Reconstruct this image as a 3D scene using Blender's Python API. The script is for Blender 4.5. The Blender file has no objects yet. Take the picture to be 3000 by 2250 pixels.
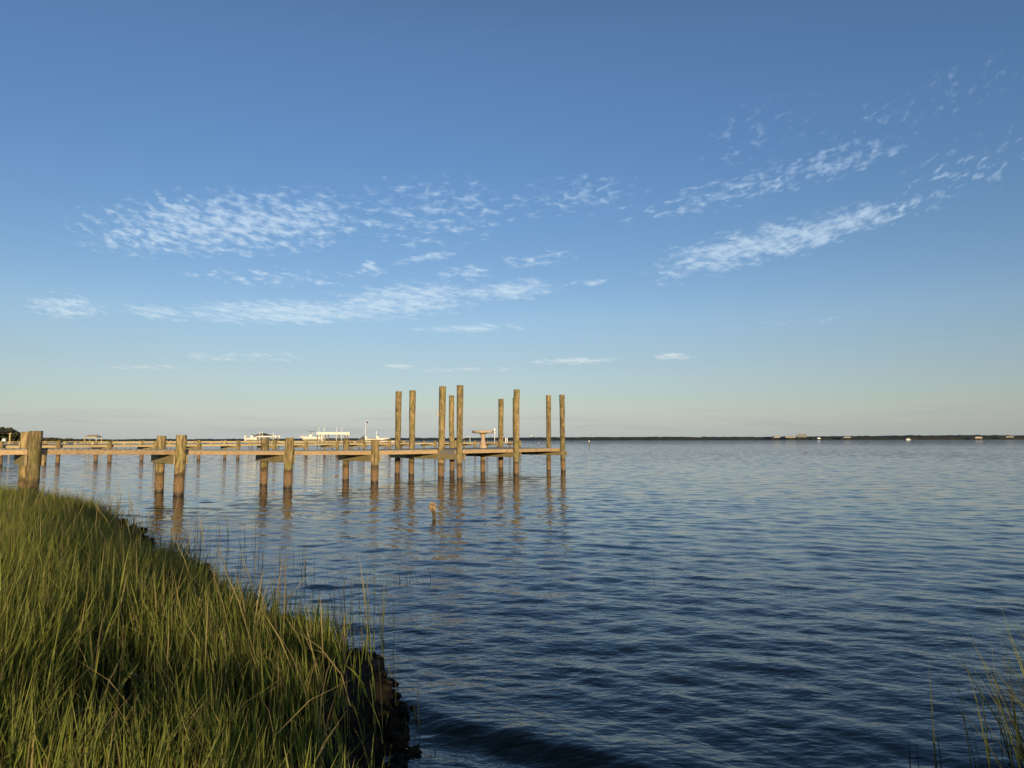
import bpy, math, random
import numpy as np
from mathutils import Vector, Matrix, noise as mnoise

R = math.radians
rng = np.random.default_rng(7)
random.seed(7)
scene = bpy.context.scene
COL = scene.collection

# ------------------------------------------------------------------ camera
CAM_H = 1.6
FPX = 2080.0                      # focal length in pixels of the 3000 px wide photograph
cam_data = bpy.data.cameras.new('camera')
cam_data.sensor_width = 36.0
cam_data.lens = 36.0 * FPX / 3000.0
cam_data.clip_start = 0.05
cam_data.clip_end = 30000.0
cam = bpy.data.objects.new('camera', cam_data)
COL.objects.link(cam)
CAM_M = Matrix.Translation((0, 0, CAM_H)) @ Matrix.Rotation(R(90 + 4.52), 4, 'X') @ Matrix.Rotation(R(-0.1), 4, 'Z')
cam.matrix_world = CAM_M
scene.camera = cam


def ray(px, py):
    v = Vector(((px - 1500) / FPX, (1125 - py) / FPX, -1.0))
    return (CAM_M.to_3x3() @ v).normalized()


def at(px, py, z=0.0):
    """point of the plane of height z that the photograph shows at that pixel"""
    d = ray(px, py)
    t = (z - CAM_H) / d.z
    return Vector((d.x * t, d.y * t, z))


def at_depth(px, py, Y):
    d = ray(px, py)
    t = Y / d.y
    return Vector((d.x * t, Y, CAM_H + d.z * t))


def zat(px, py, Y):
    return at_depth(px, py, Y).z


# ------------------------------------------------------------------ light
SUN_EL = 5.0
SUN_AZ = 167.0                   # clockwise from +Y (the view direction): behind the camera, to the right
sd = Vector((math.sin(R(SUN_AZ)) * math.cos(R(SUN_EL)), math.cos(R(SUN_AZ)) * math.cos(R(SUN_EL)), math.sin(R(SUN_EL))))
sun_d = bpy.data.lights.new('sun', 'SUN')
sun_d.energy = 5.0
sun_d.angle = R(0.55)
sun_d.color = (1.0, 0.79, 0.48)
sun = bpy.data.objects.new('sun', sun_d)
COL.objects.link(sun)
sun.rotation_euler = sd.to_track_quat('Z', 'Y').to_euler()
sun.location = (20, -30, 20)

vs = scene.view_settings
vs.view_transform = 'Standard'
vs.look = 'None'
vs.exposure = 0.0
vs.gamma = 1.0
vs.use_curve_mapping = False
scene.cycles.max_bounces = 5
scene.cycles.diffuse_bounces = 2
scene.cycles.glossy_bounces = 2
scene.cycles.transmission_bounces = 2
scene.cycles.caustics_reflective = False
scene.cycles.caustics_refractive = False
scene.cycles.use_denoising = True


# ------------------------------------------------------------------ node helpers
class NT:
    def __init__(self, tree):
        self.t = tree
        self.n = tree.nodes
        self.l = tree.links

    def add(self, kind, **kw):
        n = self.n.new(kind)
        for k, v in kw.items():
            setattr(n, k, v)
        return n

    def put(self, sock, v):
        if isinstance(v, bpy.types.NodeSocket):
            self.l.new(v, sock)
        elif v is not None:
            sock.default_value = v

    def math(self, op, a, b=None, c=None, clamp=False):
        n = self.add('ShaderNodeMath', operation=op, use_clamp=clamp)
        self.put(n.inputs[0], a)
        self.put(n.inputs[1], b)
        self.put(n.inputs[2], c)
        return n.outputs[0]

    def vmath(self, op, a, b=None):
        n = self.add('ShaderNodeVectorMath', operation=op)
        self.put(n.inputs[0], a)
        if op == 'SCALE':
            self.put(n.inputs['Scale'], b)
        else:
            self.put(n.inputs[1], b)
        return n.outputs['Value'] if op in ('LENGTH', 'DOT_PRODUCT') else n.outputs[0]

    def mapr(self, v, a, b, c=0.0, d=1.0, smooth=True):
        n = self.add('ShaderNodeMapRange', interpolation_type='SMOOTHSTEP' if smooth else 'LINEAR')
        self.put(n.inputs[0], v)
        for i, q in enumerate((a, b, c, d)):
            self.put(n.inputs[1 + i], q)
        return n.outputs[0]

    def mix(self, f, a, b, blend='MIX'):
        n = self.add('ShaderNodeMix', data_type='RGBA', blend_type=blend)
        self.put(n.inputs[0], f)
        for s, v in ((n.inputs[6], a), (n.inputs[7], b)):
            if isinstance(v, tuple) and len(v) == 3:
                v = (*v, 1)
            self.put(s, v)
        return n.outputs[2]

    def noise(self, vec, scale, detail=3, rough=0.55, dist=0.0):
        n = self.add('ShaderNodeTexNoise')
        self.put(n.inputs['Vector'], vec)
        n.inputs['Scale'].default_value = scale
        n.inputs['Detail'].default_value = detail
        n.inputs['Roughness'].default_value = rough
        n.inputs['Distortion'].default_value = dist
        return n.outputs['Fac']

    def ramp(self, f, stops):
        n = self.add('ShaderNodeValToRGB')
        self.put(n.inputs[0], f)
        e = n.color_ramp.elements
        while len(e) < len(stops):
            e.new(0.5)
        for k, (p, c) in enumerate(stops):
            e[k].position = p
            e[k].color = (*c, 1) if len(c) == 3 else c
        return n.outputs[0]

    def mapping(self, vec, loc=(0, 0, 0), rot=(0, 0, 0), scale=(1, 1, 1), kind='POINT'):
        n = self.add('ShaderNodeMapping', vector_type=kind)
        self.put(n.inputs[0], vec)
        n.inputs[1].default_value = loc
        n.inputs[2].default_value = rot
        n.inputs[3].default_value = scale
        return n.outputs[0]


def lin(c):
    return tuple((v / 255 / 12.92) if v / 255 <= 0.04045 else ((v / 255 + 0.055) / 1.055) ** 2.4 for v in c)


# ------------------------------------------------------------------ sky
world = bpy.data.worlds.new('World')
scene.world = world
world.use_nodes = True
W = NT(world.node_tree)
bg = W.n['Background']
SKY_STR = 0.12
bg.inputs[1].default_value = SKY_STR
sky = W.add('ShaderNodeTexSky', sky_type='NISHITA', sun_disc=False)
sky.sun_elevation = R(SUN_EL)
sky.sun_rotation = R(SUN_AZ)
tc = W.add('ShaderNodeTexCoord').outputs['Generated']
sep = W.add('ShaderNodeSeparateXYZ')
W.put(sep.inputs[0], tc)
dz = sep.outputs[2]
# clear maritime air is bluer than the default atmosphere: a tint by elevation only
nis = [(0.2163, 0.1463, 0.0437), (0.2628, 0.1769, 0.0508), (0.3199, 0.2181, 0.0616), (0.3864, 0.2768, 0.0819), (0.4422, 0.3424, 0.1125), (0.4761, 0.4029, 0.1551), (0.4847, 0.4505, 0.2057), (0.4682, 0.4816, 0.2665), (0.4293, 0.486, 0.3256),
       (0.3796, 0.4647, 0.3653), (0.3284, 0.4276, 0.3826), (0.281, 0.3843, 0.3794), (0.2401, 0.3401, 0.3635), (0.2051, 0.2983, 0.3392), (0.1725, 0.2556, 0.3069), (0.1432, 0.216, 0.2714), (0.1205, 0.1841, 0.2393), (0.1096, 0.1685, 0.2222)]
want = [(180, 186, 182), (182, 188, 184), (185, 190, 185), (189, 194, 187), (193, 199, 190), (194, 204, 193), (190, 206, 198), (185, 206, 207), (177, 203, 213),
        (167, 199, 218), (157, 194, 223), (140, 181, 219), (126, 169, 212), (114, 158, 205), (103, 146, 196), (95, 136, 186), (89, 126, 174), (84, 118, 163)]
elz = [0.001, 0.006, 0.012, 0.02, 0.03, 0.042, 0.056, 0.075, 0.1, 0.13, 0.165, 0.205, 0.25, 0.3, 0.36, 0.43, 0.5, 0.54]
stops = []
for a, w_, z_ in zip(nis, want, elz):
    b = lin(w_)
    stops.append((z_, tuple(b[i] / a[i] / 12 for i in range(3))))
e_ = stops[-1][1]
stops.append((.95, (e_[0], e_[1] * .93, e_[2] * .80)))
tint = W.ramp(dz, stops)
col = W.mix(1.0, sky.outputs[0], tint, 'MULTIPLY')
col = W.vmath('SCALE', col, 12.0)

# clouds: sheets of small ripples on a level far overhead
den = W.math('ADD', W.math('MAXIMUM', dz, 0.0), 0.03)
comb = W.add('ShaderNodeCombineXYZ')
W.put(comb.inputs[0], W.math('DIVIDE', sep.outputs[0], den))
W.put(comb.inputs[1], W.math('DIVIDE', sep.outputs[1], den))
cp = comb.outputs[0]
# centre px, half width, half height, tilt (degrees, up to the right), amount, softness
blobs = [
    (668, 655, 350, 88, 7, 1.0), (470, 690, 180, 55, 9, .85), (880, 640, 170, 85, 6, .95),
    (1260, 620, 250, 105, 4, .62), (800, 812, 230, 30, 2, .55), (1085, 790, 50, 32, 15, .70), (1372, 800, 85, 26, 4, .74),
    (1570, 762, 130, 26, 5, .68), (1732, 826, 60, 13, 8, .80),
    (2180, 550, 330, 44, 9, .62), (2420, 482, 220, 42, 9, .74), (1690, 575, 210, 60, 3, .55),
    (2700, 285, 300, 64, 6, .27), (2240, 375, 190, 90, 14, .26), (2840, 490, 180, 80, 14, .30), (2580, 628, 190, 36, 13, .55),
]
soft = [
    (1240, 757, 110, 14, 11, 1.0), (840, 915, 300, 40, 3, 1.05), (1180, 880, 270, 58, 6, 1.0), (1480, 852, 170, 36, 5, 1.0),
    (200, 898, 95, 38, 2, .85), (465, 916, 95, 22, -4, .85), (1370, 962, 190, 15, 2, .80),
    (690, 1046, 240, 16, 2, .62), (434, 1077, 130, 9, 2, .62), (1166, 1073, 48, 9, -3, 1.1), (1360, 1083, 170, 9, 1, .66),
    (1692, 1057, 150, 11, 1, .95), (1972, 1044, 60, 12, -4, 1.1),
    (2200, 722, 290, 62, 9, .92), (2400, 680, 260, 44, 13, .95), (2020, 765, 130, 62, 22, .68), (2330, 945, 170, 12, 1, .45),
]


def cover(lst):
    mask = None
    for (px, py, hw, hh, tilt, amt) in lst:
        c = ray(px, py)
        rt = Vector((0, 0, 1)).cross(c).normalized() * -1
        up = rt.cross(c).normalized()
        if up.z < 0:
            up = -up
        t1 = (rt * math.cos(R(tilt)) + up * math.sin(R(tilt))).normalized()
        t2 = c.cross(t1)
        u_ = W.vmath('DOT_PRODUCT', tc, tuple(t1 * (FPX / hw)))
        v_ = W.vmath('DOT_PRODUCT', tc, tuple(t2 * (FPX / hh)))
        r2 = W.math('MULTIPLY_ADD', v_, v_, W.math('MULTIPLY', u_, u_))
        v = W.mapr(r2, 1.35, 0.03, 0.0, amt, smooth=False)
        mask = v if mask is None else W.math('MAXIMUM', mask, v)
    return mask


mask, smask = cover(blobs), cover(soft)
ax_ = W.math('DIVIDE', sep.outputs[0], W.math('MAXIMUM', W.math('ABSOLUTE', sep.outputs[1]), .05))
ez_ = W.math('LOGARITHM', W.math('ADD', W.math('MAXIMUM', dz, 0.0), .10), 2.718)
ez_ = W.math('SUBTRACT', ez_, W.math('MULTIPLY', W.math('MULTIPLY', ax_, ax_), .38))
cq = W.add('ShaderNodeCombineXYZ')
W.put(cq.inputs[0], ax_)
W.put(cq.inputs[1], ez_)
cells = W.noise(W.mapping(cq.outputs[0], scale=(46, 50, 1)), 1.0, 1.8, .5, .35)
fine = W.noise(W.mapping(cq.outputs[0], loc=(7, 3, 0), scale=(115, 125, 1)), 1.0, 3, .6, .3)
wisp = W.noise(W.mapping(cp, rot=(0, 0, R(50)), scale=(1 / 3, 1 / 11, 1), kind='TEXTURE'), 1.0, 3, .6, .5)
nz = W.math('ADD', W.math('MULTIPLY', cells, .60), W.math('ADD', W.math('MULTIPLY', fine, .26), W.math('MULTIPLY', wisp, .14)))
nz = W.math('MULTIPLY_ADD', nz, 1.9, -.45)
d0 = W.math('ADD', nz, W.math('MULTIPLY', mask, .40))
dens = W.mapr(d0, .62, 1.15, 0.0, 1.0)
dens = W.math('MULTIPLY', dens, W.mapr(mask, 0.0, .25, 0, 1))
nz2 = W.math('ADD', W.math('MULTIPLY', cells, .40), W.math('ADD', W.math('MULTIPLY', fine, .25), W.math('MULTIPLY', wisp, .35)))
dsoft = W.mapr(W.math('ADD', smask, W.math('MULTIPLY_ADD', nz2, 3.8, -1.9)), .30, 1.40, 0.0, .86)
dens = W.math('MAXIMUM', dens, W.math('MULTIPLY', dsoft, W.mapr(smask, 0.0, .25, 0, 1)))
dens = W.math('MULTIPLY', dens, W.mapr(dz, .46, .24, .42, .85))
cl_col = W.ramp(dz, [(0.05, tuple(v / 3 for v in (.86, .82, .72))), (.16, tuple(v / 3 for v in (.66, .80, .90))), (.45, tuple(v / 3 for v in (.42, .58, .84)))])
cl_col = W.vmath('SCALE', cl_col, 3.0 / SKY_STR)
col = W.mix(dens, col, cl_col)
# a low bank of thin grey-mauve cloud just above the horizon
low = W.noise(W.mapping(tc, scale=(6, 6, 75)), 1.0, 5, .6, .3)
lowm = W.math('MULTIPLY', W.mapr(low, .47, .66), W.math('MULTIPLY', W.mapr(dz, .052, .02), W.mapr(dz, .002, .012)))
low2 = W.noise(W.mapping(tc, loc=(3, 1, 0), scale=(9, 9, 120)), 1.0, 4, .6, .3)
col = W.mix(W.math('MULTIPLY', lowm, .32), col, tuple(v / SKY_STR for v in (.35, .375, .40)))
lowp = W.math('MULTIPLY', W.mapr(low2, .58, .72), W.math('MULTIPLY', W.mapr(dz, .04, .022), W.mapr(dz, .008, .02)))
col = W.mix(W.math('MULTIPLY', lowp, .35), col, tuple(v / SKY_STR for v in (.62, .55, .47)))
W.put(bg.inputs[0], col)
world.cycles.sampling_method = 'NONE'      # a smooth sky needs no importance map


# ------------------------------------------------------------------ mesh helpers
MAT = {}


class MB:
    """collects boxes, tubes and lathes; build() links them as one mesh object"""

    def __init__(self):
        self.v = []
        self.f = []

    def quad_prism(self, a, b, w, h, up=(0, 0, 1)):
        """beam from a to b, w across, h along up (centred)"""
        a, b, up = Vector(a), Vector(b), Vector(up)
        d = (b - a).normalized()
        s = d.cross(up).normalized()
        u = s.cross(d).normalized()
        n = len(self.v)
        for p in (a, b):
            for (i, j) in ((-1, -1), (1, -1), (1, 1), (-1, 1)):
                self.v.append(p + s * (i * w / 2) + u * (j * h / 2))
        for f in ((0, 1, 2, 3), (7, 6, 5, 4), (0, 4, 5, 1), (1, 5, 6, 2), (2, 6, 7, 3), (3, 7, 4, 0)):
            self.f.append([n + q for q in f])
        return self

    def box(self, c, s, rz=0.0):
        c = Vector(c)
        n = len(self.v)
        m = Matrix.Rotation(rz, 3, 'Z')
        for k in (-1, 1):
            for (i, j) in ((-1, -1), (1, -1), (1, 1), (-1, 1)):
                self.v.append(c + m @ Vector((i * s[0] / 2, j * s[1] / 2, k * s[2] / 2)))
        for f in ((3, 2, 1, 0), (4, 5, 6, 7), (0, 1, 5, 4), (1, 2, 6, 5), (2, 3, 7, 6), (3, 0, 4, 7)):
            self.f.append([n + q for q in f])
        return self

    def tube(self, pts, radii, seg=10, cap=True):
        n0 = len(self.v)
        pts = [Vector(p) for p in pts]
        for i, p in enumerate(pts):
            d = (pts[min(i + 1, len(pts) - 1)] - pts[max(i - 1, 0)]).normalized()
            s = d.cross(Vector((0.31, 0.95, 0.02)) if abs(d.z) > .7 else Vector((0, 0, 1))).normalized()
            u = d.cross(s)
            r = radii[i] if hasattr(radii, '__len__') else radii
            for k in range(seg):
                a = 2 * math.pi * k / seg
                self.v.append(p + s * math.cos(a) * r + u * math.sin(a) * r)
        for i in range(len(pts) - 1):
            for k in range(seg):
                a, b = n0 + i * seg + k, n0 + i * seg + (k + 1) % seg
                self.f.append([a, b, b + seg, a + seg])
        if cap:
            self.f.append([n0 + k for k in range(seg)][::-1])
            self.f.append([n0 + (len(pts) - 1) * seg + k for k in range(seg)])
        return self

    def lathe(self, prof, c, seg=32):
        n0 = len(self.v)
        c = Vector(c)
        for (r, z) in prof:
            for k in range(seg):
                a = 2 * math.pi * k / seg
                self.v.append(c + Vector((math.cos(a) * r, math.sin(a) * r, z)))
        for i in range(len(prof) - 1):
            for k in range(seg):
                a, b = n0 + i * seg + k, n0 + i * seg + (k + 1) % seg
                self.f.append([a, b, b + seg, a + seg])
        self.f.append([n0 + k for k in range(seg)][::-1])
        self.f.append([n0 + (len(prof) - 1) * seg + k for k in range(seg)])
        return self

    def poly(self, verts, faces):
        n = len(self.v)
        self.v += [Vector(p) for p in verts]
        self.f += [[n + q for q in f] for f in faces]
        return self

    def build(self, name, mat, parent=None, smooth=False, bevel=0.0):
        me = bpy.data.meshes.new(name)
        off = Vector(parent.location) if parent is not None and parent.parent is None else (
            Vector(parent.parent.location) + Vector(parent.location) if parent is not None else Vector((0, 0, 0)))
        me.from_pydata([tuple(p - off) for p in self.v], [], self.f)
        me.update()
        me.materials.append(MAT[mat] if isinstance(mat, str) else mat)
        if smooth:
            me.polygons.foreach_set('use_smooth', [True] * len(me.polygons))
        o = bpy.data.objects.new(name, me)
        COL.objects.link(o)
        o.parent = parent
        if bevel:
            b = o.modifiers.new('bevel', 'BEVEL')
            b.width = bevel
            b.segments = 2
            b.limit_method = 'ANGLE'
        return o


def tag(o, label=None, cat=None, group=None, kind=None):
    if label:
        o['label'] = label
    if cat:
        o['category'] = cat
    if group:
        o['group'] = group
    if kind:
        o['kind'] = kind
    return o


def empty(name, loc, label, cat, group=None):
    o = bpy.data.objects.new(name, None)
    COL.objects.link(o)
    o.location = loc
    return tag(o, label, cat, group)


def np_mesh(name, verts, faces, mat, smooth=True, parent=None):
    """verts (n,3); faces: (m,4) or (m,3) array, or list of such arrays"""
    if not isinstance(faces, (list, tuple)):
        faces = [faces]
    me = bpy.data.meshes.new(name)
    me.vertices.add(len(verts))
    me.vertices.foreach_set('co', np.asarray(verts, dtype=np.float32).ravel())
    loops = np.concatenate([f.ravel() for f in faces]).astype(np.int32)
    tot = np.concatenate([np.full(len(f), f.shape[1]) for f in faces]).astype(np.int32)
    start = np.concatenate(([0], np.cumsum(tot)[:-1])).astype(np.int32)
    me.loops.add(len(loops))
    me.loops.foreach_set('vertex_index', loops)
    me.polygons.add(len(tot))
    me.polygons.foreach_set('loop_start', start)
    me.polygons.foreach_set('loop_total', tot)
    me.polygons.foreach_set('use_smooth', np.full(len(tot), smooth))
    me.update(calc_edges=True)
    me.materials.append(MAT[mat])
    o = bpy.data.objects.new(name, me)
    COL.objects.link(o)
    o.parent = parent
    return o


# value noise on arrays
def vnoise(x, y, seed=0):
    xi, yi = np.floor(x).astype(np.int64), np.floor(y).astype(np.int64)
    fx, fy = x - xi, y - yi
    fx, fy = fx * fx * (3 - 2 * fx), fy * fy * (3 - 2 * fy)

    def h(a, b):
        n = (a * 374761393 + b * 668265263 + seed * 1442695041) & 0x7fffffff
        n = ((n ^ (n >> 13)) * 1274126177) & 0x7fffffff
        return ((n ^ (n >> 16)) & 0xffff) / 65535.0
    return (h(xi, yi) * (1 - fx) + h(xi + 1, yi) * fx) * (1 - fy) + (h(xi, yi + 1) * (1 - fx) + h(xi + 1, yi + 1) * fx) * fy


def fbm(x, y, seed=0, oct_=4):
    s, a, t = 0, 1.0, 0
    for k in range(oct_):
        s = s + a * vnoise(x * 2 ** k, y * 2 ** k, seed + k)
        t += a
        a *= .5
    return s / t


# ------------------------------------------------------------------ materials
def new_mat(name):
    m = bpy.data.materials.new(name)
    m.use_nodes = True
    MAT[name] = m
    t = NT(m.node_tree)
    return t, t.n['Principled BSDF']


def wood(name, base, dark, light, axis='obj', scale=(6, 6, .5), rough=.85, bump=.35, moss=None, per_object=.12, ring=.55):
    t, p = new_mat(name)
    oi = t.add('ShaderNodeObjectInfo').outputs['Random']
    co = t.add('ShaderNodeTexCoord').outputs['Object'] if axis == 'obj' else t.add('ShaderNodeNewGeometry').outputs['Position']
    sh = t.add('ShaderNodeCombineXYZ')
    for i in range(3):
        t.put(sh.inputs[i], t.math('MULTIPLY', oi, 37.0 + 11 * i))
    co = t.vmath('ADD', co, sh.outputs[0])
    m = t.mapping(co, scale=scale)
    wv = t.noise(m, 1.0, 2, .5, 1.2)
    rings = t.math('SINE', t.math('MULTIPLY', wv, 46.0))
    rings = t.mapr(rings, -1, 1)
    g = t.noise(t.mapping(co, scale=tuple(s * 7 for s in scale)), 1.0, 4, .65)
    blot = t.noise(co, 1.7, 4, .6)
    c = t.mix(t.mapr(rings, .15, .95, 0, ring), base, dark)
    c = t.mix(t.mapr(g, .45, .7, 0, .7), c, light)
    c = t.mix(t.mapr(blot, .5, .75, 0, .6), c, dark)
    if moss:
        mo = t.noise(co, 2.6, 4, .6)
        c = t.mix(t.mapr(mo, .45, .68, 0, .7), c, moss)
    v = t.math('ADD', t.math('MULTIPLY', oi, per_object * 2), 1 - per_object)
    c = t.vmath('SCALE', c, v)
    b = t.add('ShaderNodeBump')
    b.inputs['Strength'].default_value = bump
    b.inputs['Distance'].default_value = .012
    t.put(b.inputs['Height'], t.math('ADD', t.math('MULTIPLY', rings, .4), g))
    t.put(p.inputs['Normal'], b.outputs[0])
    t.put(p.inputs['Roughness'], rough)
    return t, p, c, co


# treated pine pilings: olive above, brown and crusted in the tide band, wet at the water
def pile_mat(name, scale=(2.6, 2.6, .42)):
    t, p, c, co = wood(name, (.265, .185, .080), (.062, .046, .022), (.46, .35, .17), scale=scale, moss=(.150, .145, .042), bump=.6, ring=.75, per_object=.2)
    pos = t.add('ShaderNodeSeparateXYZ')
    t.put(pos.inputs[0], t.add('ShaderNodeNewGeometry').outputs['Position'])
    n1 = t.noise(co, 5.0, 4, .65)
    zz = t.math('ADD', pos.outputs[2], t.math('MULTIPLY', t.math('SUBTRACT', n1, .5), .28))
    crust = t.noise(co, 38.0, 4, .7)
    cc = t.mix(t.mapr(crust, .38, .66), (.10, .062, .030), (.32, .20, .105))
    cc = t.mix(t.mapr(zz, .42, .62, 0, .8), cc, (.045, .036, .020))
    c = t.mix(t.mapr(zz, .60, .70), cc, c)
    c = t.mix(t.mapr(zz, .14, .02, 0, .9), c, (.020, .016, .010))
    t.put(p.inputs['Base Color'], c)
    t.put(p.inputs['Roughness'], t.mapr(zz, .05, .2, .6, .92))
    return t


pile_mat('piling_wood')
t, p, c, co = wood('new_lumber', (.52, .36, .19), (.32, .185, .09), (.69, .53, .33), scale=(1.1, 1.1, 9), rough=.8, bump=.25)
t.put(p.inputs['Base Color'], c)
t, p, c, co = wood('pale_lumber', (.60, .46, .23), (.40, .29, .14), (.72, .60, .36), scale=(1.0, 1.0, 9), rough=.85, bump=.2)
t.put(p.inputs['Base Color'], c)
t, p, c, co = wood('cap_lumber', (.32, .25, .13), (.17, .13, .065), (.44, .36, .21), scale=(1.0, 1.0, 8), rough=.9, bump=.25, moss=(.20, .20, .08))
t.put(p.inputs['Base Color'], c)
t, p, c, co = wood('grey_deck', (.24, .225, .20), (.14, .13, .115), (.34, .32, .29), scale=(3, 3, 3), rough=.9, bump=.25)
t.put(p.inputs['Base Color'], c)


def plain(name, col_, rough=.6, var=.15, scale=3.0, spec=.5, bump=0.0):
    t, p = new_mat(name)
    co = t.add('ShaderNodeTexCoord').outputs['Object']
    n = t.noise(co, scale, 5, .6)
    t.put(p.inputs['Base Color'], t.mix(t.mapr(n, .3, .7), tuple(v * (1 - var) for v in col_), tuple(v * (1 + var) for v in col_)))
    p.inputs['Roughness'].default_value = rough
    p.inputs['Specular IOR Level'].default_value = spec
    if bump:
        b = t.add('ShaderNodeBump')
        b.inputs['Strength'].default_value = bump
        b.inputs['Distance'].default_value = .01
        t.put(b.inputs['Height'], t.noise(co, scale * 9, 4, .6))
        t.put(p.inputs['Normal'], b.outputs[0])
    return t, p


plain('concrete', (.46, .34, .24), .9, .18, 6.0, .3, .5)
plain('white_paint', (.74, .72, .66), .35, .05, 2.0)
plain('hull_white', (.74, .71, .62), .22, .04, 1.0)
plain('aluminium', (.66, .64, .58), .4, .06, 4.0)
plain('dark_metal', (.05, .05, .05), .5, .2)
plain('brown_shingle', (.070, .050, .042), .9, .25, 5.0)
plain('tan_shingle', (.42, .33, .23), .9, .15, 5.0)
plain('canvas', (.10, .085, .07), .9, .2)
plain('glass_dark', (.03, .035, .04), .08, .1)
plain('stucco', (.27, .26, .24), .8, .08)
plain('grey_wall', (.16, .17, .18), .8, .1)
plain('sign_face', (.42, .42, .42), .5, .05)
plain('sign_ink', (.14, .14, .16), .6, .05)
plain('flag_cloth', (.06, .03, .04), .9, .3)
plain('cooler_white', (.72, .76, .74), .4, .05)
plain('shell', (.32, .23, .135), .75, .5, 30.0, .3, .6)
plain('driftwood', (.10, .075, .045), .9, .3, 12.0, .3, .6)

# water
t, p = new_mat('water')
p.inputs['Base Color'].default_value = (.0085, .0150, .0115, 1)
p.inputs['Roughness'].default_value = .04
p.inputs['IOR'].default_value = 1.333
geo = t.add('ShaderNodeNewGeometry')
pos = geo.outputs['Position']
n2 = t.noise(t.mapping(pos, rot=(0, 0, R(-21)), scale=(9, 17, 1)), 1.0, 2, .5, .2)
b = t.add('ShaderNodeBump')
b.inputs['Strength'].default_value = 1.0
t.put(b.inputs['Distance'], t.math('MULTIPLY', t.add('ShaderNodeAttribute', attribute_name='ripple').outputs['Fac'], .0085))
t.put(b.inputs['Height'], n2)
# chop finer than the mesh: small facets tilted at random, stronger where the mesh is coarse
nc = t.add('ShaderNodeTexNoise')
t.put(nc.inputs['Vector'], t.mapping(pos, rot=(0, 0, R(9)), scale=(1.6, 4.2, 1)))
nc.inputs['Scale'].default_value = 1.0
nc.inputs['Detail'].default_value = 3.0
ch = t.add('ShaderNodeAttribute', attribute_name='chop').outputs['Fac']
tl = t.vmath('SUBTRACT', nc.outputs['Color'], (.5, .5, .5))
tl = t.vmath('MULTIPLY', tl, (5.0, 8.0, 0.0))
tl = t.vmath('SCALE', tl, ch)
t.put(p.inputs['Normal'], t.vmath('NORMALIZE', t.vmath('ADD', b.outputs[0], tl)))

# peat bank
t, p = new_mat('peat')
co = t.add('ShaderNodeNewGeometry').outputs['Position']
n1 = t.noise(co, 9.0, 6, .65)
n2 = t.noise(co, 40.0, 4, .6)
c = t.mix(t.mapr(n1, .35, .68), (.010, .008, .005), (.036, .027, .017))
c = t.mix(t.mapr(n2, .55, .75, 0, .6), c, (.060, .046, .027))
t.put(p.inputs['Base Color'], c)
p.inputs['Roughness'].default_value = .95
p.inputs['Specular IOR Level'].default_value = .12
b = t.add('ShaderNodeBump')
b.inputs['Strength'].default_value = .9
b.inputs['Distance'].default_value = .03
t.put(b.inputs['Height'], t.math('ADD', n1, n2))
t.put(p.inputs['Normal'], b.outputs[0])


def leaf_mat(name, attr, trans=.30, rough=.55):
    t, p = new_mat(name)
    a = t.add('ShaderNodeAttribute', attribute_name=attr).outputs['Color']
    t.put(p.inputs['Base Color'], a)
    p.inputs['Roughness'].default_value = rough
    p.inputs['Specular IOR Level'].default_value = .25
    tr = t.add('ShaderNodeBsdfTranslucent')
    t.put(tr.inputs[0], t.mix(1.0, a, (1.15, 1.1, .6), 'MULTIPLY'))
    mx = t.add('ShaderNodeMixShader')
    mx.inputs[0].default_value = trans
    t.put(mx.inputs[1], p.outputs[0])
    t.put(mx.inputs[2], tr.outputs[0])
    t.put(t.n['Material Output'].inputs[0], mx.outputs[0])


leaf_mat('grass', 'tone', .38)
leaf_mat('foliage', 'tone', .2)


def set_tone(o, cols):
    a = o.data.color_attributes.new('tone', 'FLOAT_COLOR', 'POINT')
    c = np.ones((len(cols), 4), dtype=np.float32)
    c[:, :3] = cols
    a.data.foreach_set('color', c.ravel())


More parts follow.
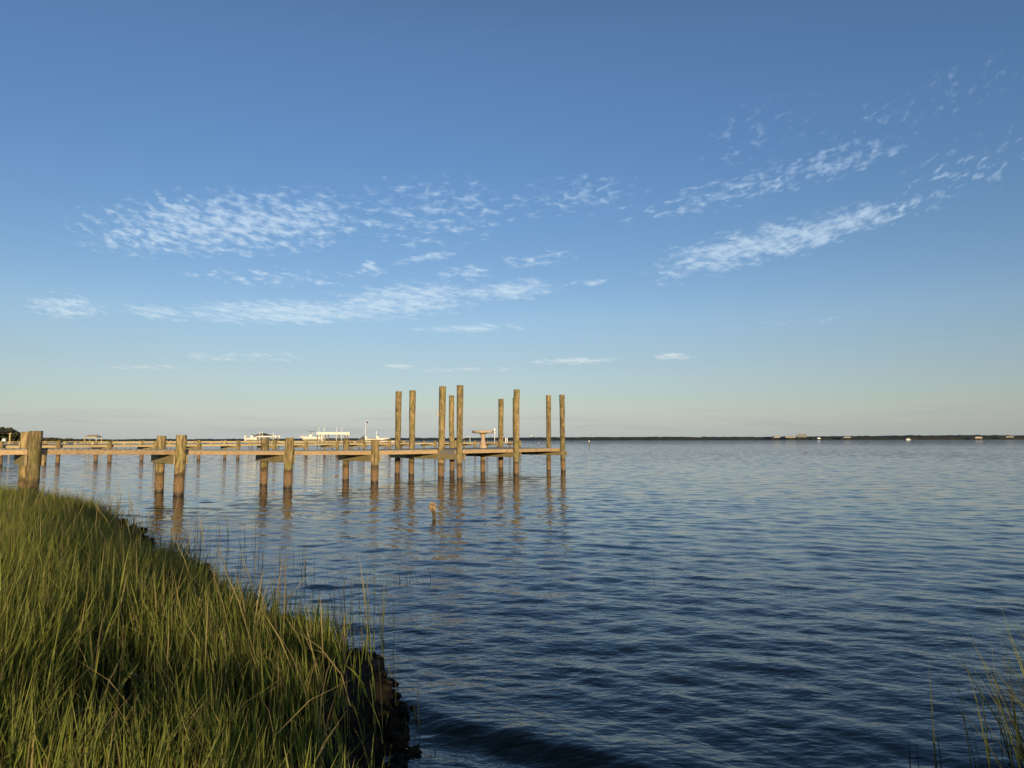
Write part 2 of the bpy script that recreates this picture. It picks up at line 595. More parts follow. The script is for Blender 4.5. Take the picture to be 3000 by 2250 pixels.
# ------------------------------------------------------------------ water surface
def wave_height(x, y, lam_min):
    """sum of short crested waves, short ones left out where the mesh is coarse"""
    g = np.random.default_rng(21)
    h = np.zeros_like(x)
    var = np.zeros_like(x)
    lams = np.geomspace(.09, 1.7, 90)
    r_ = np.hypot(x, y)
    gust = (.40 + 1.2 * fbm(x * .07 + 4, y * .04 + 9, 5, 3)) * np.interp(r_, [4, 8, 14, 38, 90, 400], [.78, .78, .60, .56, 1.2, 1.5])
    for lam in lams:
        lam = lam * g.uniform(.94, 1.06)
        th = R(90 - 14) + g.normal(0, .50 if lam > .5 else .75)
        ph = g.uniform(0, 2 * math.pi)
        slope = .0160 * (1.0 if lam < .55 else (.55 / lam) ** 1.35) * (1.0 if lam > .14 else lam / .14)
        k = 2 * math.pi / lam
        q = k * (math.cos(th) * x + math.sin(th) * y) + ph
        fade = np.clip((lam / lam_min - 2.0) / 2.0, 0, 1)
        h += fade * slope / k * (np.sin(q) + .22 * np.cos(2 * q))
        var += (1 - fade * fade) * slope ** 2 / 2
    h = h * gust
    chop = np.sqrt(var) * gust * np.interp(r_, [25, 60, 300], [1.0, 2.3, 3.6])
    # a low wavelet rolling along the bank, in front of the camera
    a, b_ = np.array((-.75, 4.55)), np.array((.95, 3.35))
    d = (b_ - a) / np.linalg.norm(b_ - a)
    nrm = np.array((-d[1], d[0]))
    if nrm[1] < 0:
        nrm = -nrm
    s = (x - a[0]) * d[0] + (y - a[1]) * d[1]
    e = (x - a[0]) * nrm[0] + (y - a[1]) * nrm[1] + .05 * np.sin(3 * s) + .03 * s * s * .3
    L = np.linalg.norm(b_ - a)
    along = np.clip((s + .3) / .5, 0, 1) * np.clip((L + .9 - s) / 1.1, 0, 1)
    prof = np.exp(-np.where(e < 0, e / .13, e / .34) ** 2)
    return h + .036 * along * prof - .018 * along * np.exp(-((e + .32) / .25) ** 2), chop


rows = 1050
rad = np.concatenate((np.geomspace(3.4, 22, 560)[:-1], np.geomspace(22, 9000, 491)))
cols_n = 600
ang = np.linspace(R(-74), R(74), cols_n)
cy0 = -1.6
RR, AA = np.meshgrid(rad, ang, indexing='ij')
wx, wy = RR * np.sin(AA), RR * np.cos(AA) + cy0
dr = np.gradient(rad)[:, None] * np.ones_like(AA)
wz, wchop = wave_height(wx, wy, np.maximum(dr * 1.25, RR * (ang[1] - ang[0]) * .8))
wz *= np.clip((6000 - RR) / 3000, 0, 1)
idx = np.arange(rows * cols_n).reshape(rows, cols_n)
fq = np.stack((idx[:-1, :-1], idx[:-1, 1:], idx[1:, 1:], idx[1:, :-1]), -1).reshape(-1, 4)[:, ::-1]
wo = np_mesh('water', np.stack((wx, wy, wz), -1).reshape(-1, 3), fq, 'water')
at_ = wo.data.attributes.new('chop', 'FLOAT', 'POINT')
at_.data.foreach_set('value', wchop.astype(np.float32).ravel())
at_ = wo.data.attributes.new('ripple', 'FLOAT', 'POINT')
at_.data.foreach_set('value', (np.interp(np.hypot(wx, wy), [5, 9, 16], [1.0, .75, .4]) * (.6 + .8 * fbm(wx * .5, wy * .5, 44, 3))).astype(np.float32).ravel())
tag(wo, kind='structure')

# ------------------------------------------------------------------ marsh bank
SHORE = [(45, -8), (13, .8), (6.5, 2.7), (4.2, 3.25), (3.2, 3.5), (2.6, 3.3), (2.05, 2.75), (.9, 2.5), (-.30, 2.7), (-.60, 3.3), (-.72, 3.8), (-.78, 4.2),
         (-.86, 4.7), (-.93, 5.0), (-1.12, 5.35), (-1.6, 5.85), (-2.1, 6.15), (-2.55, 6.75), (-2.8, 7.3), (-3.35, 8.0), (-4.1, 8.9), (-5.0, 10.0), (-5.9, 11.2),
         (-6.6, 12.6), (-7.6, 13.6), (-8.1, 14.3), (-9.0, 15.3), (-10.6, 16.1), (-13, 16.9), (-18, 18.5), (-34, 29), (-75, 66), (-140, 130), (-260, 140), (-260, -140), (90, -140)]
SH = np.array(SHORE, dtype=float)


def shore_sd(x, y):
    """signed distance to the shoreline, positive on land"""
    best = np.full(x.shape, 1e9)
    inside = np.zeros(x.shape, dtype=bool)
    for i in range(len(SH)):
        a, b_ = SH[i], SH[(i + 1) % len(SH)]
        d = b_ - a
        tt = np.clip(((x - a[0]) * d[0] + (y - a[1]) * d[1]) / (d @ d), 0, 1)
        best = np.minimum(best, np.hypot(x - a[0] - tt * d[0], y - a[1] - tt * d[1]))
        c = ((a[1] > y) != (b_[1] > y)) & (x < (b_[0] - a[0]) * (y - a[1]) / (b_[1] - a[1] + 1e-12) + a[0])
        inside ^= c
    return np.where(inside, best, -best)


def bank_z(x, y):
    s = shore_sd(x, y) + (fbm(x * 1.7, y * 1.7, 3, 4) - .5) * .55 + (fbm(x * 8, y * 8, 13, 3) - .5) * .16
    t_ = np.clip((s + .02) / .10, 0, 1)
    z = -.35 + (.35 + .19) * (t_ * t_ * (3 - 2 * t_)) + .05 * np.clip(s / 1.5, 0, 1)
    z = np.where(s < 0, np.maximum(-.35, -.35), z)
    z = z + (fbm(x * 5, y * 5, 31, 4) - .5) * .10 * np.clip((s + .05) / .1, 0, 1)
    return z + .012 * np.clip(np.hypot(x, y) - 8, 0, 60) * np.clip(-y / 8, 0, 1), s


gx = np.concatenate((np.linspace(-260, -40, 12), np.linspace(-38, -14, 14), np.arange(-13, -6, .12), np.arange(-6, 4.2, .045), np.linspace(4.4, 12, 30), np.linspace(14, 90, 14)))
gy = np.concatenate((np.linspace(-140, -12, 14), np.linspace(-10, 0, 14), np.arange(.5, 9, .045), np.arange(9, 18, .1), np.linspace(18.5, 140, 30)))
GX, GY = np.meshgrid(gx, gy, indexing='ij')
GZ, GS = bank_z(GX, GY)
idx = np.arange(GX.size).reshape(GX.shape)
fq = np.stack((idx[:-1, :-1], idx[1:, :-1], idx[1:, 1:], idx[:-1, 1:]), -1).reshape(-1, 4)
keep = (GS.ravel()[fq] > -.35).any(1)
fq = fq[keep]
used, inv = np.unique(fq, return_inverse=True)
bo = np_mesh('ground', np.stack((GX, GY, GZ), -1).reshape(-1, 3)[used], inv.reshape(-1, 4), 'peat')
tag(bo, kind='structure')


# ------------------------------------------------------------------ marsh grass
def blades(name, bx, by, bz, hgt, width, lean, lean_dir, tones, tips, seed=1, rowsn=4, prof=(1.0, .92, .62, 0)):
    g = np.random.default_rng(seed)
    n = len(bx)
    face = g.uniform(0, math.pi, n)
    sx, sy = np.cos(face), np.sin(face)
    V = np.zeros((n, rowsn * 2 - 1, 3), dtype=np.float32)
    C = np.zeros((n, rowsn * 2 - 1, 3), dtype=np.float32)
    for k in range(rowsn):
        u = k / (rowsn - 1)
        off = lean * hgt * u ** 1.7
        z = bz + hgt * u * np.sqrt(np.clip(1 - (lean * u ** .8) ** 2 * .55, .2, 1))
        cxp, cyp = bx + np.cos(lean_dir) * off, by + np.sin(lean_dir) * off
        w = width * prof[k] * .5 if rowsn == 4 else width * (1 - u) * .5
        cc = tones * (1 - u * .75)[..., None] if False else tones * (1 - .8 * u ** 2) + tips * (.8 * u ** 2)
        if k < rowsn - 1:
            V[:, 2 * k] = np.stack((cxp - sx * w, cyp - sy * w, z), -1)
            V[:, 2 * k + 1] = np.stack((cxp + sx * w, cyp + sy * w, z), -1)
            C[:, 2 * k] = cc
            C[:, 2 * k + 1] = cc
        else:
            V[:, 2 * k] = np.stack((cxp, cyp, z), -1)
            C[:, 2 * k] = cc
    base = (np.arange(n) * (rowsn * 2 - 1))[:, None]
    quads = np.concatenate([base + np.array([[2 * k, 2 * k + 1, 2 * k + 3, 2 * k + 2]]) for k in range(rowsn - 2)])
    tri = base + np.array([[2 * rowsn - 4, 2 * rowsn - 3, 2 * rowsn - 2]])
    o = np_mesh(name, V.reshape(-1, 3), [quads, tri], 'grass')
    set_tone(o, C.reshape(-1, 3))
    return o


def grass_field(name, n, xr, yr, keepf, seed, hscale=1.0, label=None):
    g = np.random.default_rng(seed)
    x, y = g.uniform(*xr, n), g.uniform(*yr, n)
    z, s = bank_z(x, y)
    clump = fbm(x * 2.3, y * 2.3, 77, 3)
    fine = fbm(x * 7, y * 7, 41, 2)
    prob = np.clip((s - np.interp(y, [5, 7], [.10, .24])) / .38, 0, 1) ** .8 * np.clip((clump - .30) / .20, .08, 1) * np.clip((fine - .25) / .25, .2, 1)
    ok = keepf(x, y) & (g.uniform(0, 1, n) < np.maximum(prob, .05 * (s > -.25)))
    x, y, z, s, clump = (q[ok] for q in (x, y, z, s, clump))
    n = len(x)
    zz = np.maximum(z, -.12) - .02
    patch = fbm(x * .55 + 3, y * .55, 91, 3)
    h = (.39 + .32 * patch + g.normal(0, .09, n)) * hscale * (.40 + .60 * np.clip(s / 1.7, 0, 1))
    h = np.clip(h, .14, .95)
    ld = (fbm(x * .9, y * .9, 8, 2) - .5) * 8 + 2.0 + g.normal(0, 1.5, n)
    lean = np.where(g.uniform(0, 1, n) < .12, g.uniform(.4, 1.0, n), np.abs(g.normal(.20, .14, n)))
    young = np.array((.215, .250, .040))
    deep = np.array((.085, .125, .026))
    straw = np.array((.32, .245, .095))
    brown = np.array((.095, .062, .024))
    u = g.uniform(0, 1, n)[:, None]
    tone = young * u + deep * (1 - u)
    dry = g.uniform(0, 1, n) < (.06 + .22 * np.clip(patch - .45, 0, 1))
    tone[dry] = straw * g.uniform(.5, 1.0, (dry.sum(), 1))
    dead = g.uniform(0, 1, n) < .07
    tone[dead] = brown
    tip = tone * .6 + np.array((.40, .33, .09)) * .4
    return blades(name, x, y, zz, h, np.clip(g.lognormal(-4.92, .38, n), .003, .016), lean, ld, tone, tip, seed + 5)


vis = lambda x, y: (x > -.80 * y - 1.2) & (y > 2.0) & (x < -.38)
go = grass_field('marsh_grass', 520000, (-14.5, .1), (2.0, 17.2), vis, 3)
tag(go, 'dense green marsh grass covering the bank at lower left', 'grass', kind='stuff')
g = np.random.default_rng(91)
n = 420
rx, ry = g.normal(2.62, .22, n), g.normal(3.28, .16, n)
tn0 = np.array((.17, .19, .045)) * g.uniform(.4, 1.0, (n, 1))
tn0[g.uniform(0, 1, n) < .25] = (.16, .12, .05)
g2 = blades('marsh_grass', rx, ry, np.full(n, -.05), np.clip(g.normal(.62, .16, n), .2, .95), g.uniform(.004, .008, n), np.clip(np.abs(g.normal(.30, .2, n)), 0, .8), g.normal(2.6, .7, n), tn0, tn0 * .7 + np.array((.12, .11, .03)), 23)
tag(g2, 'sparse tuft of long marsh grass at the lower right edge', 'grass', kind='stuff')


def stalks(name, pts, seed, hm=.66, wd=.006, lean_m=.12, tonev=(.30, .215, .085), tipv=(.36, .26, .11), prof=(1.0, .92, .62, 0)):
    g = np.random.default_rng(seed)
    n = len(pts)
    x, y, z = pts.T
    h = np.clip(g.normal(hm, .12, n), .2, 1.0)
    tone = np.array(tonev) * g.uniform(.6, 1.1, (n, 1))
    return blades(name, x, y, z, h, g.uniform(.7, 1.3, n) * wd, np.abs(g.normal(lean_m, .10, n)), g.uniform(1.2, 3.6, n), tone, np.array(tipv) * np.ones((n, 1)), seed, prof=prof)


g = np.random.default_rng(55)
sx_, sy_ = g.uniform(-13.5, -.6, 4200), g.uniform(3.6, 16.5, 4200)
sz_, ss_ = bank_z(sx_, sy_)
ok = (ss_ > .15) & (sx_ > -.8 * sy_ - 1) & (fbm(sx_ * .5, sy_ * .5, 66, 2) > .42)
so = stalks('grass_stalks', np.stack((sx_[ok], sy_[ok], sz_[ok]), -1), 5, .58, .0045, .26, (.22, .185, .062), (.46, .35, .15), (.5, .6, 1.5, 0))
tag(so, 'straw coloured seed stalks standing above the green marsh grass', 'grass', kind='stuff')

bx_, by_ = g.uniform(-13, -.7, 5200), g.uniform(2.3, 16.5, 5200)
bz_, bs_ = bank_z(bx_, by_)
ok = (bs_ > .1) & (bx_ > -.8 * by_ - 1)
n = int(ok.sum())
dt = np.array((.26, .20, .10)) * g.uniform(.35, 1.1, (n, 1))
do = blades('dead_stems', bx_[ok], by_[ok], bz_[ok] + g.uniform(0, .12, n), g.uniform(.25, .55, n), g.uniform(.003, .007, n), np.clip(g.normal(.8, .2, n), .4, 1.15), g.uniform(0, 6.3, n), dt, dt * 1.2, 71, prof=(1, 1, .9, 0))
tag(do, 'dry bent stems lying among the green marsh grass', 'grass', kind='stuff')

# thin sprigs that stand in the shallow water
pts = []
for (px, py, n, sp) in ((545, 1575, 9, .5), (610, 1600, 16, .35), (720, 1650, 12, .4), (790, 1700, 14, .35), (985, 1790, 16, .3), (1060, 1850, 22, .18), (1110, 1880, 7, .15), (1205, 1705, 10, .10), (1232, 1690, 4, .12), (1930, 1690, 4, .08),
                        (420, 1545, 8, .5), (1170, 2080, 4, .08), (1180, 2180, 5, .08), (2740, 2248, 4, .06)):
    c = at(px, py)
    for k in range(n):
        pts.append((c.x + g.normal(0, sp), c.y + g.normal(0, sp * .7), -.05))
pts = np.array(pts)
far_ = np.array([(p_[1] > 7.9 and p_[0] > -1.8) or p_[0] > .5 for p_ in pts])
s1 = stalks('water_grass', pts[~far_], 9, .55, .006, .12, (.12, .13, .035), (.20, .18, .06))
tag(s1, 'thin grass sprigs standing in the water along the muddy bank', 'grass', kind='stuff')
s2 = stalks('water_grass', pts[far_], 19, .13, .006, .2, (.03, .035, .02), (.04, .045, .03))
tag(s2, 'few short dark reed tips poking out of open water', 'grass', kind='stuff')

# torn peat clods along the edge of the bank
cl = MB()
rr = random.Random(4)
g = np.random.default_rng(77)
kx, ky = g.uniform(-9.5, -.2, 260000), g.uniform(2.5, 15.5, 260000)
kz, ks = bank_z(kx, ky)
ok = (ks > -.07) & (ks < .16)
kx, ky, kz = kx[ok][:3600], ky[ok][:3600], kz[ok][:3600]
for kk in range(len(kx)):
    if True:
        p_ = Vector((kx[kk], ky[kk], rr.uniform(-.03, max(.02, kz[kk] + .01))))
        s_ = rr.choice((.012, .018, .026, .04)) * rr.uniform(.7, 1.3)
        vv, ff = [], []
        for q in range(5):
            th = math.pi * q / 4
            for w_ in range(7):
                an = 2 * math.pi * w_ / 7
                d = Vector((math.sin(th) * math.cos(an), math.sin(th) * math.sin(an), math.cos(th) * .75))
                vv.append(p_ + d * s_ * (1 + .9 * mnoise.noise(p_ * 23 + d * 2.2)))
        for q in range(4):
            for w_ in range(7):
                ff.append([q * 7 + w_, q * 7 + (w_ + 1) % 7, q * 7 + 7 + (w_ + 1) % 7, q * 7 + 7 + w_])
        cl.poly(vv, ff)
co_ = cl.build('peat_clods', 'peat', None, smooth=True)
tag(co_, 'dark crumbling peat clods along the foot of the marsh bank', 'peat', kind='stuff')


# ------------------------------------------------------------------ near dock
PX_ = lambda px, py: at(px, py)
BDIR = Vector((-.66, .75, 0)).normalized()


def piling(root, base, top, r_top, r_bot, seed, name='piling', lean=(0, 0)):
    g_ = random.Random(seed)
    seg, nr = 24, 22
    zb = -.9
    n0 = g_.uniform(0, 100)
    v, f = [], []
    for i in range(nr):
        u = i / (nr - 1)
        z = zb + (top - zb) * u
        r = r_bot + (r_top - r_bot) * max(0, min(1, z / max(top, .1)))
        ox = lean[0] * z + .022 * mnoise.noise((n0, z * .6, 0))
        oy = lean[1] * z + .022 * mnoise.noise((n0, z * .6, 7))
        for k in range(seg):
            a = 2 * math.pi * k / seg
            rr_ = r * (1 + .035 * mnoise.noise((n0 + math.cos(a), math.sin(a), z * 1.4)) + (.07 * mnoise.noise((n0 + math.cos(a) * 3, math.sin(a) * 3, z * 12)) if z < .6 else 0))
            v.append((base.x + ox + math.cos(a) * rr_, base.y + oy + math.sin(a) * rr_, z + (g_.uniform(-.004, .004) if i == nr - 1 else 0)))
    for i in range(nr - 1):
        for k in range(seg):
            a, b_ = i * seg + k, i * seg + (k + 1) % seg
            f.append([a, b_, b_ + seg, a + seg])
    # slightly worn, rounded top
    i0 = (nr - 1) * seg
    c = Vector((base.x + ox, base.y + oy, top))
    n1 = len(v)
    for k in range(seg):
        p_ = Vector(v[i0 + k])
        v.append(tuple(c + (p_ - c) * .93 + Vector((0, 0, .012))))
    for k in range(seg):
        f.append([i0 + k, i0 + (k + 1) % seg, n1 + (k + 1) % seg, n1 + k])
    v.append(tuple(c + Vector((0, 0, .010))))
    for k in range(seg):
        f.append([n1 + k, n1 + (k + 1) % seg, len(v) - 1])
    return MB().poly(v, f).build(name, 'piling_wood', root, smooth=True)


P = {1: at(523, 1452), 2: at(843, 1430), 3: at(1097, 1414), 4: at(1292, 1400), 5: at(1347, 1403.6), 6: at(1513, 1392), 7: at(1650, 1380.6)}
P[0] = Vector((-11.66, 17.4, 0))
P[-1] = Vector((-13.9, 14.2, 0))
WID = {0: 1.5, 1: 1.95, 2: 2.05, 3: 2.25, -1: 2.0}
dock = empty('wooden_dock', P[3], 'weathered wooden dock with olive pilings and pinkish rim boards reaching out into the water', 'dock')
# height of the rim board's top and bottom at each front piling, read from the photograph
rim_y = {0: (1313.8, 1331.8), 1: (1317, 1332), 2: (1319.8, 1332.8), 3: (1319, 1332.6), 4: (1316.6, 1329), 5: (1316.5, 1329), 6: (1314.4, 1325), 7: (1312.2, 1322)}
rim_px = {0: 105, 1: 531, 2: 850, 3: 1100, 4: 1290, 5: 1350, 6: 1515, 7: 1650}
RT, RB = {}, {}
for k in rim_y:
    RT[k] = zat(rim_px[k], rim_y[k][0], P[k].y + .1)
    RB[k] = zat(rim_px[k], rim_y[k][1], P[k].y + .1)
RT[-1], RB[-1] = RT[0] + .02, RB[0] + .02
print('rim', {k: (round(RT[k], 3), round(RB[k], 3)) for k in RT})
print('piles', {k: tuple(round(q, 2) for q in P[k]) for k in P})
top_y = {0: 1264, 1: 1275.6, 2: 1283.7, 3: 1289}
top_b = {0: 1267, 1: 1278, 2: 1285, 3: 1289}
for k in (0, 1, 2, 3):
    tz = zat(rim_px[k], top_y[k], P[k].y)
    piling(dock, P[k], tz, .148, .142, 10 + k, lean=((.006, 0), (.012, 0), (.01, 0), (.004, 0))[k])
    bk = P[k] + BDIR * WID[k]
    piling(dock, bk, zat(rim_px[k], top_b[k], bk.y), .135, .130, 30 + k, lean=(.008, 0))
piling(dock, P[-1], 1.85, .148, .14, 9)
piling(dock, P[-1] + BDIR * 2, 1.85, .14, .13, 8)
# tall pilings of the platform
row = {4: [(0, 5, 1129, 1347), (None, 4, 1132, 1292)], }
tall = [(P[4], 1132.5, .152, .128, (.010, 0)), (P[5], 1129.5, .138, .120, (-.004, 0)), (P[6], 1142, .140, .118, (.004, 0)), (P[7], 1157.5, .140, .122, (-.006, 0))]
Bp = at(1205, 1392.5)
Ap = at(1163, 1390)
Cp = P[6] + BDIR * 4.95
Dp = P[6] + BDIR * 2.45
Gp = P[7] + BDIR * 1.05
Fp = P[7] + BDIR * 3.70
Ep = P[7] + BDIR * 4.95
tall += [(Bp, 1144, .150, .125, (.006, 0)), (Ap, 1147, .148, .124, (.012, 0)), (Cp, 1159, .140, .125, (-.010, 0)), (Ep, 1169.5, .150, .135, (.003, 0)), (Fp, 1166, .145, .13, (0, 0)), (Gp, 1159, .135, .115, (-.002, 0))]
for i, (b_, ty, rt_, rb_, ln) in enumerate(tall):
    piling(dock, b_, zat(1500, ty, b_.y), rt_, rb_, 60 + i, lean=ln)
piling(dock, Dp, 1.0, .12, .12, 88)

OFF = .175


def rim(a, b_, za, zb_, ha, hb, mat='new_lumber', name='rim_board', thick=.045):
    """board on edge from a to b whose top follows za..zb"""
    d = Vector((b_.x - a.x, b_.y - a.y, 0)).normalized()
    s = Vector((-d.y, d.x, 0)) * thick / 2
    v = []
    for p_, z1, z0 in ((a, za, ha), (b_, zb_, hb)):
        for sg in (-1, 1):
            for z in (z0, z1):
                v.append(Vector((p_.x, p_.y, z)) + s * sg)
    f = [(0, 1, 3, 2), (4, 6, 7, 5), (0, 4, 5, 1), (2, 3, 7, 6), (1, 5, 7, 3), (0, 2, 6, 4)]
    return MB().poly(v, f).build(name, mat, dock, bevel=.006)


DECK_T = .032
for k in (-1, 0, 1, 2, 3):
    a, b_ = P[k] + BDIR * OFF, P[k + 1] + BDIR * OFF
    d = (b_ - a).normalized()
    rim(a + d * .006, b_ - d * .006, RT[k] - DECK_T, RT[k + 1] - DECK_T, RB[k], RB[k + 1])
    w0, w1 = WID[k], WID.get(k + 1, (Bp - P[4]).length)
    rim(P[k] + BDIR * (w0 - OFF), P[k + 1] + BDIR * (w1 - OFF), RT[k] - DECK_T, RT[k + 1] - DECK_T, RB[k], RB[k + 1])
    rim(P[k] + BDIR * w0 * .5, P[k + 1] + BDIR * w1 * .5, RT[k] - DECK_T - .004, RT[k + 1] - DECK_T - .004, RB[k] + .004, RB[k + 1] + .004, 'cap_lumber', 'stringer')
for k in (5, 6):
    a, b_ = P[k] + BDIR * OFF, P[k + 1] + BDIR * OFF
    d = (b_ - a).normalized()
    ex = .16 if k == 5 else .006
    rim(a - d * (.10 if k == 5 else -.006), b_ - d * (.006 if k == 5 else -.02), RT[k] - DECK_T, RT[k + 1] - DECK_T, RB[k], RB[k + 1])
    rim(P[k] + BDIR * 4.75, P[k + 1] + BDIR * 4.75, RT[k] - DECK_T, RT[k + 1] - DECK_T, RB[k], RB[k + 1])
    for q in (1.5, 3.2):
        rim(P[k] + BDIR * q, P[k + 1] + BDIR * q, RT[k] - DECK_T - .004, RT[k + 1] - DECK_T - .004, RB[k] + .004, RB[k + 1] + .004, 'cap_lumber', 'stringer')
# platform end board facing the shore, a piling's shade put in as grey; outer end
ud = (P[7] - P[5]).normalized()
rim(P[5] + BDIR * .20 - ud * .13, P[4] + BDIR * .12 - ud * .10, RT[5] - DECK_T, RT[4] - DECK_T, RB[5] - .08, RB[4] - .08, 'grey_deck', 'end_board')
rim(P[7] + BDIR * .18 + ud * .05, P[7] + BDIR * 4.8 + ud * .05, RT[7] - DECK_T, RT[7] - DECK_T, RB[7], RB[7], 'new_lumber', 'end_board')

# cap beams in pairs, either side of the pilings
capz = {}


def caps(k, p0, l0, l1, zb_, hgt=.26, sides=(-1, 1)):
    u = Vector((BDIR.y, -BDIR.x, 0))
    if u.y < 0:
        u = -u
    for sg in sides:
        o_ = p0 + u * sg * (.175)
        MB().quad_prism(o_ + BDIR * l0 + Vector((0, 0, zb_ - hgt / 2 - .003)), o_ + BDIR * l1 + Vector((0, 0, zb_ - hgt / 2 - .003)), .05, hgt).build('cap_beam', 'cap_lumber', dock, bevel=.006)


for k in (-1, 0, 1, 2, 3):
    caps(k, P[k], -.10, WID[k] + .30, RB[k], .27 if k < 2 else .25)
caps(4, P[5], -.12, 5.15, min(RB[4], RB[5]) - .003, .22)
caps(6, P[6], -.12, 5.1, RB[6], .22)
caps(7, P[7], -.12, 5.1, RB[7], .20)

# deck planks, each its own board
plank_me = {}


def plank(a, b_, z, w):
    L = (b_ - a).length
    key = round(L, 1)
    if key not in plank_me:
        o = MB().quad_prism((-key / 2, 0, 0), (key / 2, 0, 0), w, DECK_T).build('deck_plank', 'grey_deck', None)
        plank_me[key] = o.data
        bpy.data.objects.remove(o)
    o = bpy.data.objects.new('deck_plank', plank_me[key])
    COL.objects.link(o)
    o.parent = dock
    m_ = (a + b_) / 2 - dock.location
    o.location = (m_.x, m_.y, z - DECK_T / 2 + random.uniform(-.003, .003))
    d = b_ - a
    o.rotation_euler = (0, 0, math.atan2(d.y, d.x) + random.gauss(0, .003))
    o.scale = (L / key * random.uniform(.994, 1.004), 1, 1)


def planks(k0, k1, w0, w1, step=.146, s0=0.0):
    a, b_ = P[k0], P[k1]
    L = (b_ - a).length
    n = int(L / step)
    for i in range(n):
        u = (i + .5) / n
        p_ = a.lerp(b_, u)
        w = w0 + (w1 - w0) * u
        st = OFF - .02
        if u * L < .19 or (1 - u) * L < .19:
            st = OFF + .02
        plank(p_ + BDIR * st, p_ + BDIR * (w - st), RT[k0] + (RT[k1] - RT[k0]) * u, step - .008)


for k in (-1, 0, 1, 2):
    planks(k, k + 1, WID[k], WID[k + 1])
planks(3, 4, WID[3], (Bp - P[4]).length)
for k in (5, 6):
    planks(k, k + 1, 4.9, 4.9)

# concrete birdbath table on the platform
tb = at(1415, 1313.5, RT[5] + (RT[6] - RT[5]) * .45)
tz = tb.z + .004
table = empty('concrete_table', Vector((tb.x, tb.y, tz)), 'round concrete pedestal table standing on the dock platform', 'table')
s_ = tb.y / FPX
R_ = 33 * s_
Ht = 51 * s_
prof = [(.175, 0), (.185, .03), (.185, .09), (.165, .13), (.125, .17), (.150, .20), (.155, .24), (.120, .27), (.098, .33), (.088, .46), (.098, .58), (.135, .66), (.18, .70), (.19, .715)]
k_ = (Ht - .12) / .715
MB().lathe([(r * s_ / .0162, z * k_) for r, z in prof], (tb.x, tb.y, tz), 28).build('pedestal', 'concrete', table, smooth=True)
MB().lathe([(R_ * .80, 0), (R_ * .97, .022), (R_, .06), (R_ * .99, .105), (R_ * .96, .125), (R_ * .90, .12)], (tb.x, tb.y, tz + Ht - .12), 40).build('table_top', 'concrete', table, smooth=True)

# small notice on the left side of a tall piling
sg_c = at_depth(1285.5, 1211.5, P[4].y - .02)
sign = empty('notice_sign', sg_c - Vector((0, 0, .09)), 'small grey notice plate fixed to a tall piling of the near dock', 'sign')
su = Vector((.97, .24, 0))
MB().quad_prism(sg_c - su * .095, sg_c + su * .095, .012, .175).build('plate', 'sign_face', sign, bevel=.003)
nrm = Vector((su.y, -su.x, 0))
for q, L in ((.05, .07), (.022, .075), (-.006, .07), (-.034, .06)):
    a = sg_c + nrm * .008 + Vector((0, 0, q))
    MB().quad_prism(a - su * L, a + su * L, .004, .010).build('text_line', 'sign_ink', sign)
MB().quad_prism(sg_c - su * .088 + nrm * .012, sg_c - su * .088 + nrm * .012 + Vector((0, 0, .001)) + su * .018, .014, .165).build('frame_edge', 'dark_metal', sign)

